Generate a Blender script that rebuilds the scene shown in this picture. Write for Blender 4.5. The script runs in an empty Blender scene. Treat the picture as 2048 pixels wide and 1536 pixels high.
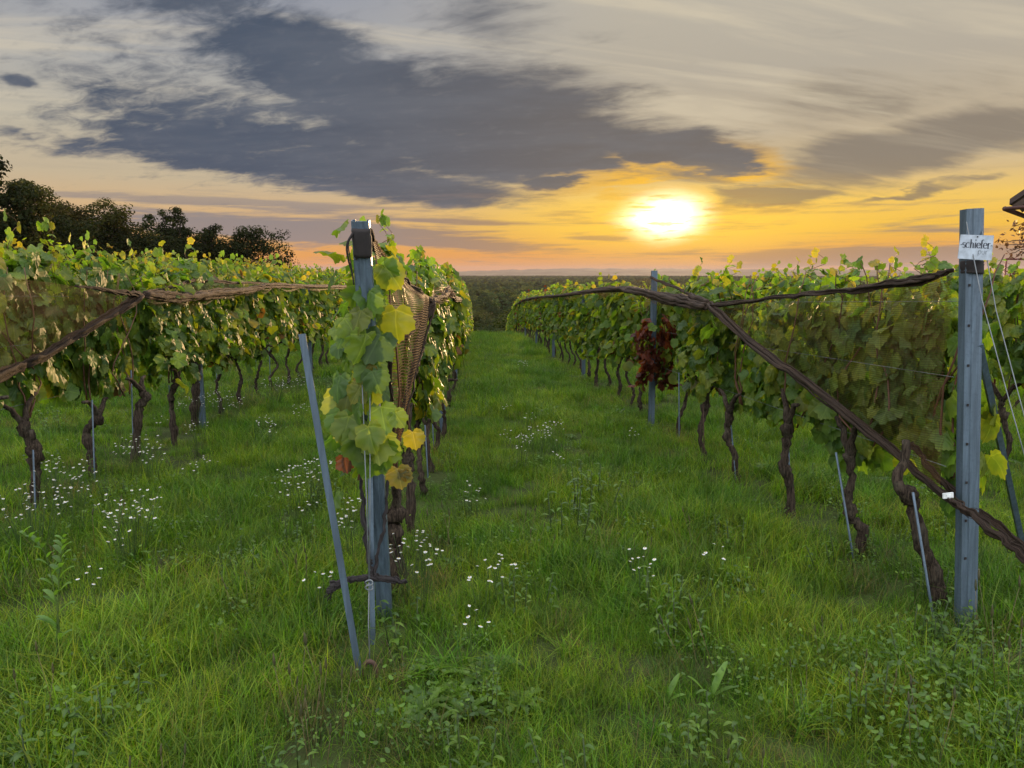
import bpy, math, random
import numpy as np
from mathutils import Vector, Matrix

R = math.radians
rng = np.random.RandomState(7)
random.seed(7)
sc = bpy.context.scene
COL = sc.collection

# ------------------------------------------------------------------ camera
F, CAMH = 1490.0, 1.6
YAW, PITCH = R(2.83), math.atan((768 - 545) / F)
cam_d = bpy.data.cameras.new('camera')
cam = bpy.data.objects.new('camera', cam_d)
COL.objects.link(cam)
cam.location = (0, 0, CAMH)
cam.rotation_euler = (R(90) - PITCH, 0, -YAW)
cam_d.sensor_width = 36.0
cam_d.lens = 36.0 * F / 2048
cam_d.clip_start = 0.05
cam_d.clip_end = 60000
sc.camera = cam
_fw = np.array([math.sin(YAW) * math.cos(PITCH), math.cos(YAW) * math.cos(PITCH), -math.sin(PITCH)])
_rt = np.array([math.cos(YAW), -math.sin(YAW), 0.0])
_up = np.cross(_rt, _fw)


def ray(x, y):
    return _fw + _rt * (x - 1024) / F - _up * (y - 768) / F


def at(x, y, Y):
    """world point seen at photo pixel x, y at the distance Y down the rows"""
    d = ray(x, y)
    return np.array([0, 0, CAMH]) + d * (Y / d[1])


def atX(x, y, X):
    d = ray(x, y)
    return np.array([0, 0, CAMH]) + d * (X / d[0])


def azel(x, y):
    d = ray(x, y)
    d = d / np.linalg.norm(d)
    return math.atan2(d[0], d[1]), math.asin(d[2])


# ------------------------------------------------------------------ exposure
sc.view_settings.view_transform = 'Standard'
sc.view_settings.look = 'None'
sc.view_settings.exposure = 0.0
sc.view_settings.gamma = 1.0
sc.render.engine = 'CYCLES'
cy = sc.cycles
cy.max_bounces = 6
cy.diffuse_bounces = 3
cy.glossy_bounces = 2
cy.transmission_bounces = 4
cy.transparent_max_bounces = 10
cy.volume_bounces = 0
cy.use_denoising = True
cy.sample_clamp_indirect = 4.0

SUN_AZ, SUN_EL = azel(1330, 438)

# ------------------------------------------------------------------ node helper


class NT:
    """small helper: builds node expressions"""

    def __init__(s, tree):
        s.t = tree

    def n(s, typ, **kw):
        nd = s.t.nodes.new(typ)
        for k, v in kw.items():
            setattr(nd, k, v)
        return nd

    def put(s, sock, v):
        if isinstance(v, bpy.types.NodeSocket):
            s.t.links.new(v, sock)
        elif isinstance(v, (tuple, list)) and len(v) == 3 and sock.type == 'RGBA':
            sock.default_value = (*v, 1)
        else:
            sock.default_value = v

    def m(s, op, a, b=None, c=None, clamp=False):
        nd = s.n('ShaderNodeMath', operation=op, use_clamp=clamp)
        for i, v in enumerate((a, b, c)):
            if v is not None:
                s.put(nd.inputs[i], v)
        return nd.outputs[0]

    def add(s, a, b): return s.m('ADD', a, b)
    def sub(s, a, b): return s.m('SUBTRACT', a, b)
    def mul(s, a, b): return s.m('MULTIPLY', a, b)
    def mx(s, a, b): return s.m('MAXIMUM', a, b)

    def xyz(s, x, y, z):
        nd = s.n('ShaderNodeCombineXYZ')
        for i, v in enumerate((x, y, z)):
            s.put(nd.inputs[i], v)
        return nd.outputs[0]

    def sep(s, v):
        nd = s.n('ShaderNodeSeparateXYZ')
        s.put(nd.inputs[0], v)
        return nd.outputs

    def rng(s, v, a, b, c=0.0, d=1.0, smooth=True):
        nd = s.n('ShaderNodeMapRange')
        nd.interpolation_type = 'SMOOTHSTEP' if smooth else 'LINEAR'
        nd.clamp = True
        s.put(nd.inputs[0], v)
        for i, q in enumerate((a, b, c, d)):
            s.put(nd.inputs[1 + i], q)
        return nd.outputs[0]

    def noise(s, vec, scale, detail=4, rough=0.55, dist=0.0, color=False):
        nd = s.n('ShaderNodeTexNoise')
        s.put(nd.inputs['Vector'], vec)
        nd.inputs['Scale'].default_value = scale
        nd.inputs['Detail'].default_value = detail
        nd.inputs['Roughness'].default_value = rough
        nd.inputs['Distortion'].default_value = dist
        return nd.outputs['Color' if color else 'Fac']

    def mix(s, f, a, b, mode='MIX'):
        nd = s.n('ShaderNodeMix', data_type='RGBA', blend_type=mode)
        s.put(nd.inputs[0], f)
        s.put(nd.inputs[6], a)
        s.put(nd.inputs[7], b)
        return nd.outputs[2]

    def ramp(s, v, stops, interp='LINEAR'):
        nd = s.n('ShaderNodeValToRGB')
        cr = nd.color_ramp
        cr.interpolation = interp
        while len(cr.elements) < len(stops):
            cr.elements.new(0.5)
        for e, (p, c) in zip(cr.elements, stops):
            e.position = p
            e.color = (*c, 1)
        s.put(nd.inputs[0], v)
        return nd.outputs[0]

    def mapping(s, v, loc, rot, scale):
        nd = s.n('ShaderNodeMapping', vector_type='TEXTURE')
        s.put(nd.inputs[0], v)
        nd.inputs[1].default_value = loc
        nd.inputs[2].default_value = (0, 0, rot)
        nd.inputs[3].default_value = scale
        return nd.outputs[0]

    def length(s, v):
        nd = s.n('ShaderNodeVectorMath', operation='LENGTH')
        s.put(nd.inputs[0], v)
        return nd.outputs['Value']


# ------------------------------------------------------------------ sky (world)
FILL = 3.7      # raised brightness of the unseen sky overhead and behind, fills the foreground
w = bpy.data.worlds.new('World')
sc.world = w
w.use_nodes = True
w.node_tree.nodes.clear()
N = NT(w.node_tree)
tc = N.n('ShaderNodeTexCoord').outputs['Generated']
dx, dy, dz = N.sep(tc)
az = N.m('ARCTAN2', dx, dy)
el = N.m('ARCSINE', dz)
ae = N.xyz(az, el, 0.0)
sky_t = N.n('ShaderNodeTexSky', sky_type='NISHITA')
sky_t.sun_disc = False
sky_t.sun_elevation = SUN_EL
sky_t.sun_rotation = SUN_AZ
sky_t.dust_density = 2.0
# gradient of the open sky, by height, away from the sun and near it
e1 = N.m('MULTIPLY', el, 1 / 0.40, clamp=True)
far = N.ramp(e1, [(0.0, (.90, .33, .08)), (.05, (.90, .40, .10)), (.11, (.80, .46, .19)), (.18, (.72, .49, .27)),
                  (.28, (.60, .50, .35)), (.42, (.53, .49, .40)), (.6, (.44, .44, .43)), (.8, (.34, .36, .41)), (1.0, (.33, .37, .45))])
near = N.ramp(e1, [(0.0, (.80, .37, .14)), (.06, (.90, .42, .11)), (.14, (1.0, .62, .13)), (.22, (.98, .66, .20)),
                   (.30, (.72, .55, .31)), (.42, (.56, .47, .34)), (.6, (.50, .45, .37)), (.85, (.54, .50, .42)), (1.0, (.50, .49, .46))])
dsun = N.sub(az, SUN_AZ)
wl = N.rng(dsun, -0.48, -0.02)
wr = N.rng(dsun, 0.45, 1.3, 1.0, 0.0)
base = N.mix(N.mul(wl, wr), far, near)
# unseen sky overhead and behind the camera, brightened as added fill light
fill_sky = (.68 * FILL, .68 * FILL, .70 * FILL)
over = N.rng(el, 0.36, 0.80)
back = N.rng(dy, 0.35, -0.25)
base = N.mix(N.mx(over, back), base, fill_sky)
# warped coordinates so that cloud edges break up
pl = N.m('ADD', dz, 0.16)
plane = N.xyz(N.m('DIVIDE', dx, pl), N.m('DIVIDE', dy, pl), 0.0)
nzc = N.noise(plane, 1.6, 5, .6, 0.3, color=True)
wv = N.n('ShaderNodeVectorMath', operation='MULTIPLY_ADD')
N.put(wv.inputs[0], nzc)
wv.inputs[1].default_value = (0.14, 0.045, 0)
wv.inputs[2].default_value = (-0.07, -0.0225, 0)
wadd = N.n('ShaderNodeVectorMath', operation='ADD')
N.put(wadd.inputs[0], ae)
N.put(wadd.inputs[1], wv.outputs[0])
aew = wadd.outputs[0]


def blob(cx, cy, rx, ry, rot=0.0, amp=1.0, soft=0.25, vec=None):
    a, e = azel(cx, cy)
    k = 1 / F * (math.cos(a) ** 2)
    v = N.mapping(aew if vec is None else vec, (a, e, 0), R(-rot), (rx * k, ry / F, 1))
    return N.rng(N.length(v), 1.25, soft, 0.0, amp)


def union(bl):
    o = bl[0]
    for b in bl[1:]:
        o = N.mx(o, b)
    return o


# 1: the great dark cloud
fine = N.noise(N.mapping(plane, (0, 0, 0), R(-18), (1.5, 0.8, 1)), 4.2, 7, .62, 0.4)
puff = N.noise(N.mapping(plane, (2, 7, 0), R(-30), (1.25, 0.85, 1)), 11.0, 5, .62, 0.6)
big = union([blob(930, 262, 500, 140, 4), blob(1320, 298, 310, 56, 9), blob(540, 290, 430, 82, 4, .95),
             blob(540, 70, 380, 100, 14, .95, .05), blob(720, 180, 330, 80, 6, .95), blob(330, 200, 300, 150, 12, .62, 0), blob(760, 368, 420, 42, 5, .9),
             blob(1125, 374, 100, 20, 0, 1.0), blob(300, 300, 240, 26, 3, .8), blob(960, 50, 210, 75, 10, .50, 0),
             blob(40, 165, 60, 16, 5, .6), blob(1200, 80, 150, 24, 5, .30, 0), blob(20, 262, 60, 10, 6, .4), blob(560, 330, 480, 36, 2, .95), blob(1000, 330, 420, 40, 1, 1.0)])
edge = N.add(N.mul(N.sub(fine, .5), 1.35), N.mul(N.sub(puff, .5), N.rng(az, -.30, .05, .95, .30)))
dens1 = N.rng(N.add(big, edge), .12, .80)
ca, ce = azel(1400, 330)
warmth = N.rng(N.length(N.mapping(ae, (ca, ce, 0), 0, (.62, .40, 1))), 1.0, 0.0)
c_dark = N.mix(N.mul(warmth, .85), (.074, .101, .146), (.190, .166, .140))
body = N.noise(N.mapping(plane, (3, 1, 0), R(-10), (2.2, .8, 1)), 2.6, 5, .6, .3)
c_dark = N.mix(N.rng(body, .35, .72, 0, .30), c_dark, (.22, .235, .265))
c_dark = N.mix(N.mul(N.rng(puff, .5, .8), .16), c_dark, (.30, .29, .29))
rim = N.mul(N.rng(N.length(N.mapping(ae, (SUN_AZ + .03, SUN_EL + .040, 0), 0, (.22, .060, 1))), 1.1, .2),
            N.m('MULTIPLY', N.mul(dens1, N.sub(1.0, dens1)), 4.0))
sky = N.mix(dens1, base, c_dark)
sky = N.mix(N.mul(rim, .9), sky, (1.1, .62, .12))
# 2: grey olive cloud on the right
right = union([blob(1820, 295, 470, 78, -9, 1.0, .1), blob(1540, 385, 190, 26, 0, .95), blob(1850, 380, 230, 11, -9, .75),
               blob(1700, 200, 420, 70, -3, .5, 0), blob(1420, 350, 200, 30, 0, .55)])
dens2 = N.rng(N.add(right, N.mul(N.sub(N.noise(N.mapping(plane, (5, 2, 0), R(14), (2.4, .7, 1)), 3.4, 6, .6, .3), .5), 1.3)), .22, .80)
sky = N.mix(N.mul(dens2, .94), sky, N.mix(N.rng(el, .05, .14), (.34, .25, .13), (.265, .23, .185)))
# 3: thin stretched bands low over the horizon
strv = N.xyz(N.mul(az, 1.0), N.mul(N.add(el, N.mul(az, -.03)), 11.0), 0.0)
st = N.noise(strv, 4.2, 7, .62, .35)
st2 = N.noise(N.xyz(N.mul(az, 1.6), N.mul(el, 26.0), 4.0), 5.0, 6, .6, .3)
lowm = N.mul(N.rng(el, 0.135, 0.06), N.rng(el, -.01, .008))
bands = union([blob(1780, 512, 520, 24, 0, .72, 0, ae), blob(640, 462, 460, 28, 2, .58, 0, ae), blob(440, 404, 330, 14, 1, .55, 0, ae),
               blob(860, 484, 340, 14, 2, .48, 0, ae), blob(1200, 476, 130, 9, 3, .40, 0, ae), blob(1150, 430, 130, 12, 2, .30, 0, ae), blob(820, 440, 300, 10, 2, .30, 0, ae)])
dens3 = N.mul(N.rng(N.add(N.add(N.mul(N.sub(st, .5), 1.5), N.mul(N.sub(st2, .5), 1.0)), bands), -.02, .34), lowm)
c3 = N.mix(N.rng(dsun, -.50, -.02), (.215, .215, .245), (.42, .24, .12))
c3 = N.mix(N.rng(dsun, .10, .34), c3, (.31, .24, .185))
sky = N.mix(N.mul(dens3, .85), sky, c3)
# 4: high cirrus streaks
cir = N.noise(N.mapping(plane, (1, 4, 0), R(10), (3.2, .55, 1)), 2.4, 6, .6, .5)
sky = N.mix(N.mul(N.mul(N.rng(cir, .46, .68), N.rng(el, .09, .2)), N.mul(.45, N.sub(1.0, dens1))), sky, (.80, .70, .52))
# 5: sun and its glow, broken by small bars of cloud
bars = N.rng(N.noise(N.xyz(az, N.mul(el, 6.0), 2.0), 20, 5, .6, .3), .50, .66)
sunv = N.n('ShaderNodeVectorMath', operation='MULTIPLY_ADD')
N.put(sunv.inputs[0], wv.outputs[0])
sunv.inputs[1].default_value = (.35, .35, 0)
N.put(sunv.inputs[2], ae)
g1 = N.rng(N.length(N.mapping(sunv.outputs[0], (SUN_AZ - .002, SUN_EL + .002, 0), 0, (.064, .034, 1))), 1.35, .0)
g1 = N.mul(g1, N.sub(1.0, N.mul(bars, .6)))
r2 = N.length(N.mapping(ae, (SUN_AZ + .02, SUN_EL - .004, 0), 0, (.25, .066, 1)))
g2 = N.m('POWER', N.rng(r2, 1.4, 0.0), 1.5)
g2 = N.mul(g2, N.sub(1.0, N.mul(N.mx(dens1, N.mul(dens2, .8)), .75)))
g2 = N.mul(g2, N.sub(1.0, N.mul(dens3, .45)))


def addc(a, f, c):
    return N.mix(f, a, c, 'ADD')


sky = N.mix(N.mul(g2, .75), sky, (1.06, .66, .17))
sky = addc(sky, N.mul(g2, .5), (.5, .34, .02))
sky = addc(sky, N.m('POWER', g1, 1.6), (3.4, 3.1, 2.6))
# below the horizon
sky = N.mix(N.rng(el, -.004, -.05), sky, (.20, .17, .12))
hs = N.n('ShaderNodeHueSaturation')
hs.inputs['Saturation'].default_value = 1.10
hs.inputs['Value'].default_value = .93
N.put(hs.inputs['Color'], sky)
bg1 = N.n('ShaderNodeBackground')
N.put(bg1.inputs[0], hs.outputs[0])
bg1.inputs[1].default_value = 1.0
bg2 = N.n('ShaderNodeBackground')
N.put(bg2.inputs[0], sky_t.outputs[0])
N.put(bg2.inputs[1], N.mul(N.mx(over, back), 0.05))
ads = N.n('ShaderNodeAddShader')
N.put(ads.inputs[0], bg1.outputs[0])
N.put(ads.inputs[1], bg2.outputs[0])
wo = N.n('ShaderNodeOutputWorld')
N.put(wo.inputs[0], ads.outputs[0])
w.cycles.sampling_method = 'MANUAL'
w.cycles.sample_map_resolution = 1024

# ------------------------------------------------------------------ sun
sd = bpy.data.lights.new('sun', 'SUN')
sd.energy = 4.2
sd.angle = R(0.8)
sd.color = (1.0, .62, .30)
sun = bpy.data.objects.new('sun', sd)
COL.objects.link(sun)
sdir = Vector((math.sin(SUN_AZ) * math.cos(SUN_EL), math.cos(SUN_AZ) * math.cos(SUN_EL), math.sin(SUN_EL)))
sun.rotation_euler = sdir.to_track_quat('Z', 'Y').to_euler()

# ------------------------------------------------------------------ object helpers


def tag(o, label=None, cat=None, group=None, kind=None):
    if label: o['label'] = label
    if cat: o['category'] = cat
    if group: o['group'] = group
    if kind: o['kind'] = kind
    return o


def empty(name, loc, label, cat, group=None):
    o = bpy.data.objects.new(name, None)
    o.empty_display_size = 0.1
    o.location = [float(v) for v in loc]
    COL.objects.link(o)
    return tag(o, label, cat, group)


class Geo:
    """collects faces and links them as one mesh object"""

    def __init__(s):
        s.v, s.f, s.c, s.u, s.nv = [], [], [], [], 0

    def add(s, v, faces, col=None, uv=None):
        v = np.asarray(v, float).reshape(-1, 3)
        for fa in (faces if isinstance(faces, list) else [faces]):
            s.f.append(np.asarray(fa, int) + s.nv)
        s.v.append(v)
        n = len(v)
        s.c.append(np.broadcast_to(np.array([1, 1, 1.]) if col is None else np.asarray(col, float), (n, 3)))
        s.u.append(np.zeros((n, 2)) if uv is None else np.asarray(uv, float))
        s.nv += n

    def mesh(s, name, mat, smooth=True, origin=None):
        v = np.concatenate(s.v)
        if origin is not None:
            v = v - np.asarray(origin, float)
        me = bpy.data.meshes.new(name)
        tot = np.concatenate([np.full(len(f), f.shape[1]) for f in s.f])
        loops = np.concatenate([f.ravel() for f in s.f])
        me.vertices.add(len(v))
        me.vertices.foreach_set('co', v.ravel())
        me.loops.add(len(loops))
        me.loops.foreach_set('vertex_index', loops.astype(np.int32))
        me.polygons.add(len(tot))
        me.polygons.foreach_set('loop_start', np.concatenate([[0], np.cumsum(tot)[:-1]]).astype(np.int32))
        me.polygons.foreach_set('loop_total', tot.astype(np.int32))
        me.update(calc_edges=True)
        me.polygons.foreach_set('use_smooth', np.full(len(tot), smooth))
        c = np.concatenate(s.c)
        a = me.color_attributes.new('tint', 'FLOAT_COLOR', 'POINT')
        a.data.foreach_set('color', np.hstack([c, np.ones((len(c), 1))]).ravel())
        u = np.concatenate(s.u)
        ul = me.uv_layers.new(name='UVMap')
        ul.data.foreach_set('uv', u[loops].ravel())
        me.materials.append(mat)
        me.validate()
        return me

    def build(s, name, mat, parent=None, origin=None, smooth=True, link=True):
        me = s.mesh(name, mat, smooth, origin if parent is None or origin is not None else np.array(parent.location))
        o = bpy.data.objects.new(name, me)
        if link:
            COL.objects.link(o)
        if parent is not None:
            o.parent = parent
        elif origin is not None:
            o.location = [float(q) for q in origin]
        return o


def tube(G, pts, rad, sides=8, jitter=0.0, col=None, flat=1.0, seed=0, caps=True):
    pts = np.asarray(pts, float)
    n = len(pts)
    rad = np.broadcast_to(np.asarray(rad, float), (n,))
    T = np.gradient(pts, axis=0)
    T /= np.linalg.norm(T, axis=1)[:, None] + 1e-12
    ref = np.array([1., 0, 0]) if abs(T[0][0]) < .9 else np.array([0, 1., 0])
    a = np.cross(T[0], ref)
    a /= np.linalg.norm(a)
    rs = np.random.RandomState(seed + 11)
    V, U = [], []
    ang = np.arange(sides) * 2 * np.pi / sides
    L = np.concatenate([[0], np.cumsum(np.linalg.norm(np.diff(pts, axis=0), axis=1))])
    for i in range(n):
        a = a - T[i] * (a @ T[i])
        a /= np.linalg.norm(a) + 1e-12
        b = np.cross(T[i], a)
        rr = rad[i] * (1 + jitter * rs.uniform(-1, 1, sides))
        V.append(pts[i] + np.outer(np.cos(ang) * rr, a) + np.outer(np.sin(ang) * rr * flat, b))
        U.append(np.stack([ang / 6.2832, np.full(sides, L[i])], 1))
    V = np.concatenate(V)
    U = np.concatenate(U)
    q = []
    for i in range(n - 1):
        for j in range(sides):
            k = (j + 1) % sides
            q.append((i * sides + j, i * sides + k, (i + 1) * sides + k, (i + 1) * sides + j))
    faces = [np.array(q)]
    if caps:
        faces.append(np.array([list(range(sides))[::-1], [(n - 1) * sides + j for j in range(sides)]]))
    G.add(V, faces, col, U)


def smoothpath(pts, n, jit=0.0, seed=0):
    """resample a polyline smoothly (Catmull-Rom)"""
    p = np.asarray(pts, float)
    p = np.vstack([2 * p[0] - p[1], p, 2 * p[-1] - p[-2]])
    out = []
    m = len(p) - 3
    for t in np.linspace(0, m - 1e-6, n):
        i = int(t)
        u = t - i
        a, b, c, d = p[i:i + 4]
        out.append(.5 * (2 * b + (c - a) * u + (2 * a - 5 * b + 4 * c - d) * u * u + (3 * b - a - 3 * c + d) * u ** 3))
    out = np.array(out)
    if jit:
        out[1:-1] += np.random.RandomState(seed).normal(0, jit, (n - 2, out.shape[1]))
    return out


def box(G, c, s, rot=None, col=None):
    v = np.array([[x, y, z] for x in (-.5, .5) for y in (-.5, .5) for z in (-.5, .5)]) * np.asarray(s, float)
    if rot is not None:
        v = v @ np.array(rot).T
    v += np.asarray(c, float)
    G.add(v, np.array([[0, 1, 3, 2], [4, 6, 7, 5], [0, 4, 5, 1], [2, 3, 7, 6], [0, 2, 6, 4], [1, 5, 7, 3]]), col)


def prism(G, prof, p0, p1, xdir, col=None):
    """extrude a closed profile (list of (u, v)) from p0 to p1; u along xdir"""
    p0, p1, xd = (np.asarray(q, float) for q in (p0, p1, xdir))
    t = (p1 - p0) / np.linalg.norm(p1 - p0)
    xd = xd - t * (xd @ t)
    xd /= np.linalg.norm(xd)
    yd = np.cross(t, xd)
    pr = np.asarray(prof, float)
    off = np.outer(pr[:, 0], xd) + np.outer(pr[:, 1], yd)
    n = len(pr)
    v = np.vstack([p0 + off, p1 + off])
    q = np.array([[i, (i + 1) % n, n + (i + 1) % n, n + i] for i in range(n)])
    L = np.linalg.norm(p1 - p0)
    uv = np.vstack([np.stack([pr[:, 0], np.zeros(n)], 1), np.stack([pr[:, 0], np.full(n, L)], 1)])
    G.add(v, [q, np.array([list(range(n))[::-1], list(range(n, 2 * n))])], col, uv)


def sstep(x, a, b):
    t = np.clip((np.asarray(x, float) - a) / (b - a), 0, 1)
    return t * t * (3 - 2 * t)


# ------------------------------------------------------------------ terrain height


def hz(x, y):
    x = np.asarray(x, float)
    y = np.asarray(y, float)
    lf = sstep(-x, 1.2, 8.0)
    s = .04 - .032 * lf
    z = -s * np.clip(y, -40, 4000)
    yc = 34 + 45 * sstep(-x, 5, 14)
    d = np.clip(y - yc, 0, None)
    z = z - np.where(d < 26, .0058 * d * d, .0058 * 676 + .3016 * (d - 26))
    z = z + .018 * np.clip(-x - 4, 0, 25) * sstep(y, 4, 20)
    bump = .018 * np.sin(x * 1.9 + .6 * np.sin(y * 1.1)) * np.cos(y * 1.3) + .012 * np.sin(x * 4.1 + y * 2.3)
    z = z + bump * sstep(-np.hypot(x, y), -60, -30)
    fl = -26.0 + 3.2 * np.sin(x / 60. + 1.2 * np.sin(y / 90.)) * np.cos(y / 75.) * sstep(y, 90, 200)
    k = 6.0
    return fl + k * np.log1p(np.exp(np.clip((z - fl) / k, -40, 40)))


_h0 = float(hz(0, 3)) + .12       # keep the height exact in the foreground
_hz = hz


def hz(x, y):
    return _hz(x, y) - _h0


def gnd(x, y, up=0.0):
    """point of the terrain (raised by up) seen at photo pixel x, y"""
    d = ray(x, y)
    lo, hi = .5, 400.0
    for t in np.linspace(1, 200, 4000):
        p = np.array([0, 0, CAMH]) + d * t
        if p[2] < hz(p[0], p[1]) + up:
            break
    for _ in range(6):
        p = np.array([0, 0, CAMH]) + d * t
        t -= (hz(p[0], p[1]) + up - p[2]) / max(1e-6, -d[2]) * .9 if d[2] < 0 else 0
    return np.array([0, 0, CAMH]) + d * t


# ------------------------------------------------------------------ materials


def new_mat(name):
    m = bpy.data.materials.new(name)
    m.use_nodes = True
    m.node_tree.nodes.clear()
    n = NT(m.node_tree)
    out = n.n('ShaderNodeOutputMaterial')
    return m, n, out


def bsdf(n, color, rough=.7, metal=0.0, spec=.4, normal=None):
    b = n.n('ShaderNodeBsdfPrincipled')
    n.put(b.inputs['Base Color'], color)
    n.put(b.inputs['Roughness'], rough)
    n.put(b.inputs['Metallic'], metal)
    b.inputs['Specular IOR Level'].default_value = spec
    if normal is not None:
        n.put(b.inputs['Normal'], normal)
    return b.outputs[0]


def bump(n, h, strength=.5, dist=.01):
    b = n.n('ShaderNodeBump')
    b.inputs['Strength'].default_value = strength
    b.inputs['Distance'].default_value = dist
    n.put(b.inputs['Height'], h)
    return b.outputs[0]


def plain(name, color, rough=.6, metal=0.0, spec=.4):
    m, n, o = new_mat(name)
    p = n.n('ShaderNodeTexCoord').outputs['Object']
    f = n.noise(p, 30, 4)
    c = n.mix(n.rng(f, .3, .7), tuple(v * .8 for v in color), tuple(min(1, v * 1.15) for v in color))
    n.put(o.inputs[0], bsdf(n, c, rough, metal, spec))
    return m


def tint_attr(n):
    a = n.n('ShaderNodeAttribute', attribute_name='tint')
    return a.outputs['Color']


def leaf_mat(name, trans=.5, gloss=.4, rough=.42, veins=True, gain=1.0):
    m, n, o = new_mat(name)
    c = tint_attr(n)
    pos = n.n('ShaderNodeNewGeometry').outputs['Position']
    f = n.noise(pos, 9.0, 3)
    c = n.mix(n.rng(f, .3, .75), n.mix(1.0, c, (.72, .78, .8), 'MULTIPLY'), n.mix(1.0, c, (1.25, 1.15, 1.05), 'MULTIPLY'))
    if veins:
        uv = n.n('ShaderNodeUVMap', uv_map='UVMap').outputs[0]
        u, v, _ = n.sep(uv)
        ang = n.m('ARCTAN2', n.m('ABSOLUTE', u), v)
        pp = n.m('PINGPONG', ang, .62)
        rr = n.length(uv)
        d = n.mul(pp, rr)
        c = n.mix(n.rng(d, .03, .008, 0, .45), c, n.mix(1.0, c, (1.9, 1.7, 1.8), 'MULTIPLY'))
        nb = bump(n, n.rng(d, .10, .0), .5, .006)
    else:
        nb = None
    p = bsdf(n, c, rough, 0, gloss, nb)
    t = n.n('ShaderNodeBsdfTranslucent')
    n.put(t.inputs[0], n.mix(1.0, c, (2.5 * gain, 2.5 * gain, .55 * gain), 'MULTIPLY'))
    mxs = n.n('ShaderNodeMixShader')
    mxs.inputs[0].default_value = trans
    n.put(mxs.inputs[1], p)
    n.put(mxs.inputs[2], t.outputs[0])
    n.put(o.inputs[0], mxs.outputs[0])
    return m


M_LEAF = leaf_mat('vine_leaf', .48, .32, .50)
M_LEAF_FAR = leaf_mat('vine_leaf_far', .48, .24, .55, veins=False)
M_TREE = leaf_mat('tree_leaf', .28, .06, .8, veins=False, gain=.8)
M_WEED = leaf_mat('weed_leaf', .40, .4, .45, veins=False)


def grass_mat():
    m, n, o = new_mat('grass_blade')
    c = tint_attr(n)
    pos = n.n('ShaderNodeNewGeometry').outputs['Position']
    f = n.noise(pos, .9, 4, .6)
    f2 = n.noise(pos, 4.5, 3, .6)
    c = n.mix(n.rng(f, .35, .65), n.mix(1.0, c, (.62, .80, .8), 'MULTIPLY'), n.mix(1.0, c, (1.26, 1.14, .9), 'MULTIPLY'))
    c = n.mix(n.rng(f2, .3, .7), n.mix(1.0, c, (.7, .72, .75), 'MULTIPLY'), n.mix(1.0, c, (1.25, 1.25, 1.1), 'MULTIPLY'))
    p = bsdf(n, c, .5, 0, .22)
    t = n.n('ShaderNodeBsdfTranslucent')
    n.put(t.inputs[0], n.mix(1.0, c, (1.5, 1.8, .6), 'MULTIPLY'))
    mxs = n.n('ShaderNodeMixShader')
    mxs.inputs[0].default_value = .42
    n.put(mxs.inputs[1], p)
    n.put(mxs.inputs[2], t.outputs[0])
    n.put(o.inputs[0], mxs.outputs[0])
    return m


M_GRASS = grass_mat()


def bark_mat(name, c0, c1):
    m, n, o = new_mat(name)
    uv = n.n('ShaderNodeUVMap', uv_map='UVMap').outputs[0]
    obj = n.n('ShaderNodeTexCoord').outputs['Object']
    v = n.mapping(obj, (0, 0, 0), 0, (.012, .012, .11))
    f = n.noise(v, 1.0, 6, .65, .6)
    g = n.noise(obj, 9, 4)
    c = n.mix(n.rng(f, .35, .65), c0, c1)
    c = n.mix(n.rng(g, .5, .75, 0, .5), c, (.12, .11, .085))
    n.put(o.inputs[0], bsdf(n, c, .9, 0, .15, bump(n, f, 1.0, .02)))
    return m


M_BARK = bark_mat('vine_bark', (.014, .010, .008), (.078, .058, .043))
M_CANE = plain('vine_cane', (.10, .045, .025), .7)
M_TBARK = bark_mat('tree_bark', (.02, .016, .013), (.06, .05, .04))


def steel_mat(name, col, rough=.45):
    m, n, o = new_mat(name)
    obj = n.n('ShaderNodeTexCoord').outputs['Object']
    f = n.noise(n.mapping(obj, (0, 0, 0), 0, (.02, .02, .35)), 1, 5, .6)
    g = n.noise(obj, 60, 4, .6)
    c = n.mix(n.rng(f, .35, .7), tuple(v * .72 for v in col), tuple(v * 1.12 for v in col))
    c = n.mix(n.rng(g, .52, .72, 0, .35), c, tuple(v * .55 for v in col))
    n.put(o.inputs[0], bsdf(n, c, n.rng(g, .3, .7, rough - .1, rough + .15), .35, .5, bump(n, g, .15, .002)))
    return m


M_STEEL = steel_mat('galvanised_steel', (.085, .125, .170))
M_WIRE = plain('wire_steel', (.15, .17, .185), .5, .3)
M_RUST = plain('rusty_iron', (.07, .04, .03), .8)
M_DARK = plain('black_band', (.016, .013, .014), .8)


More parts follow.
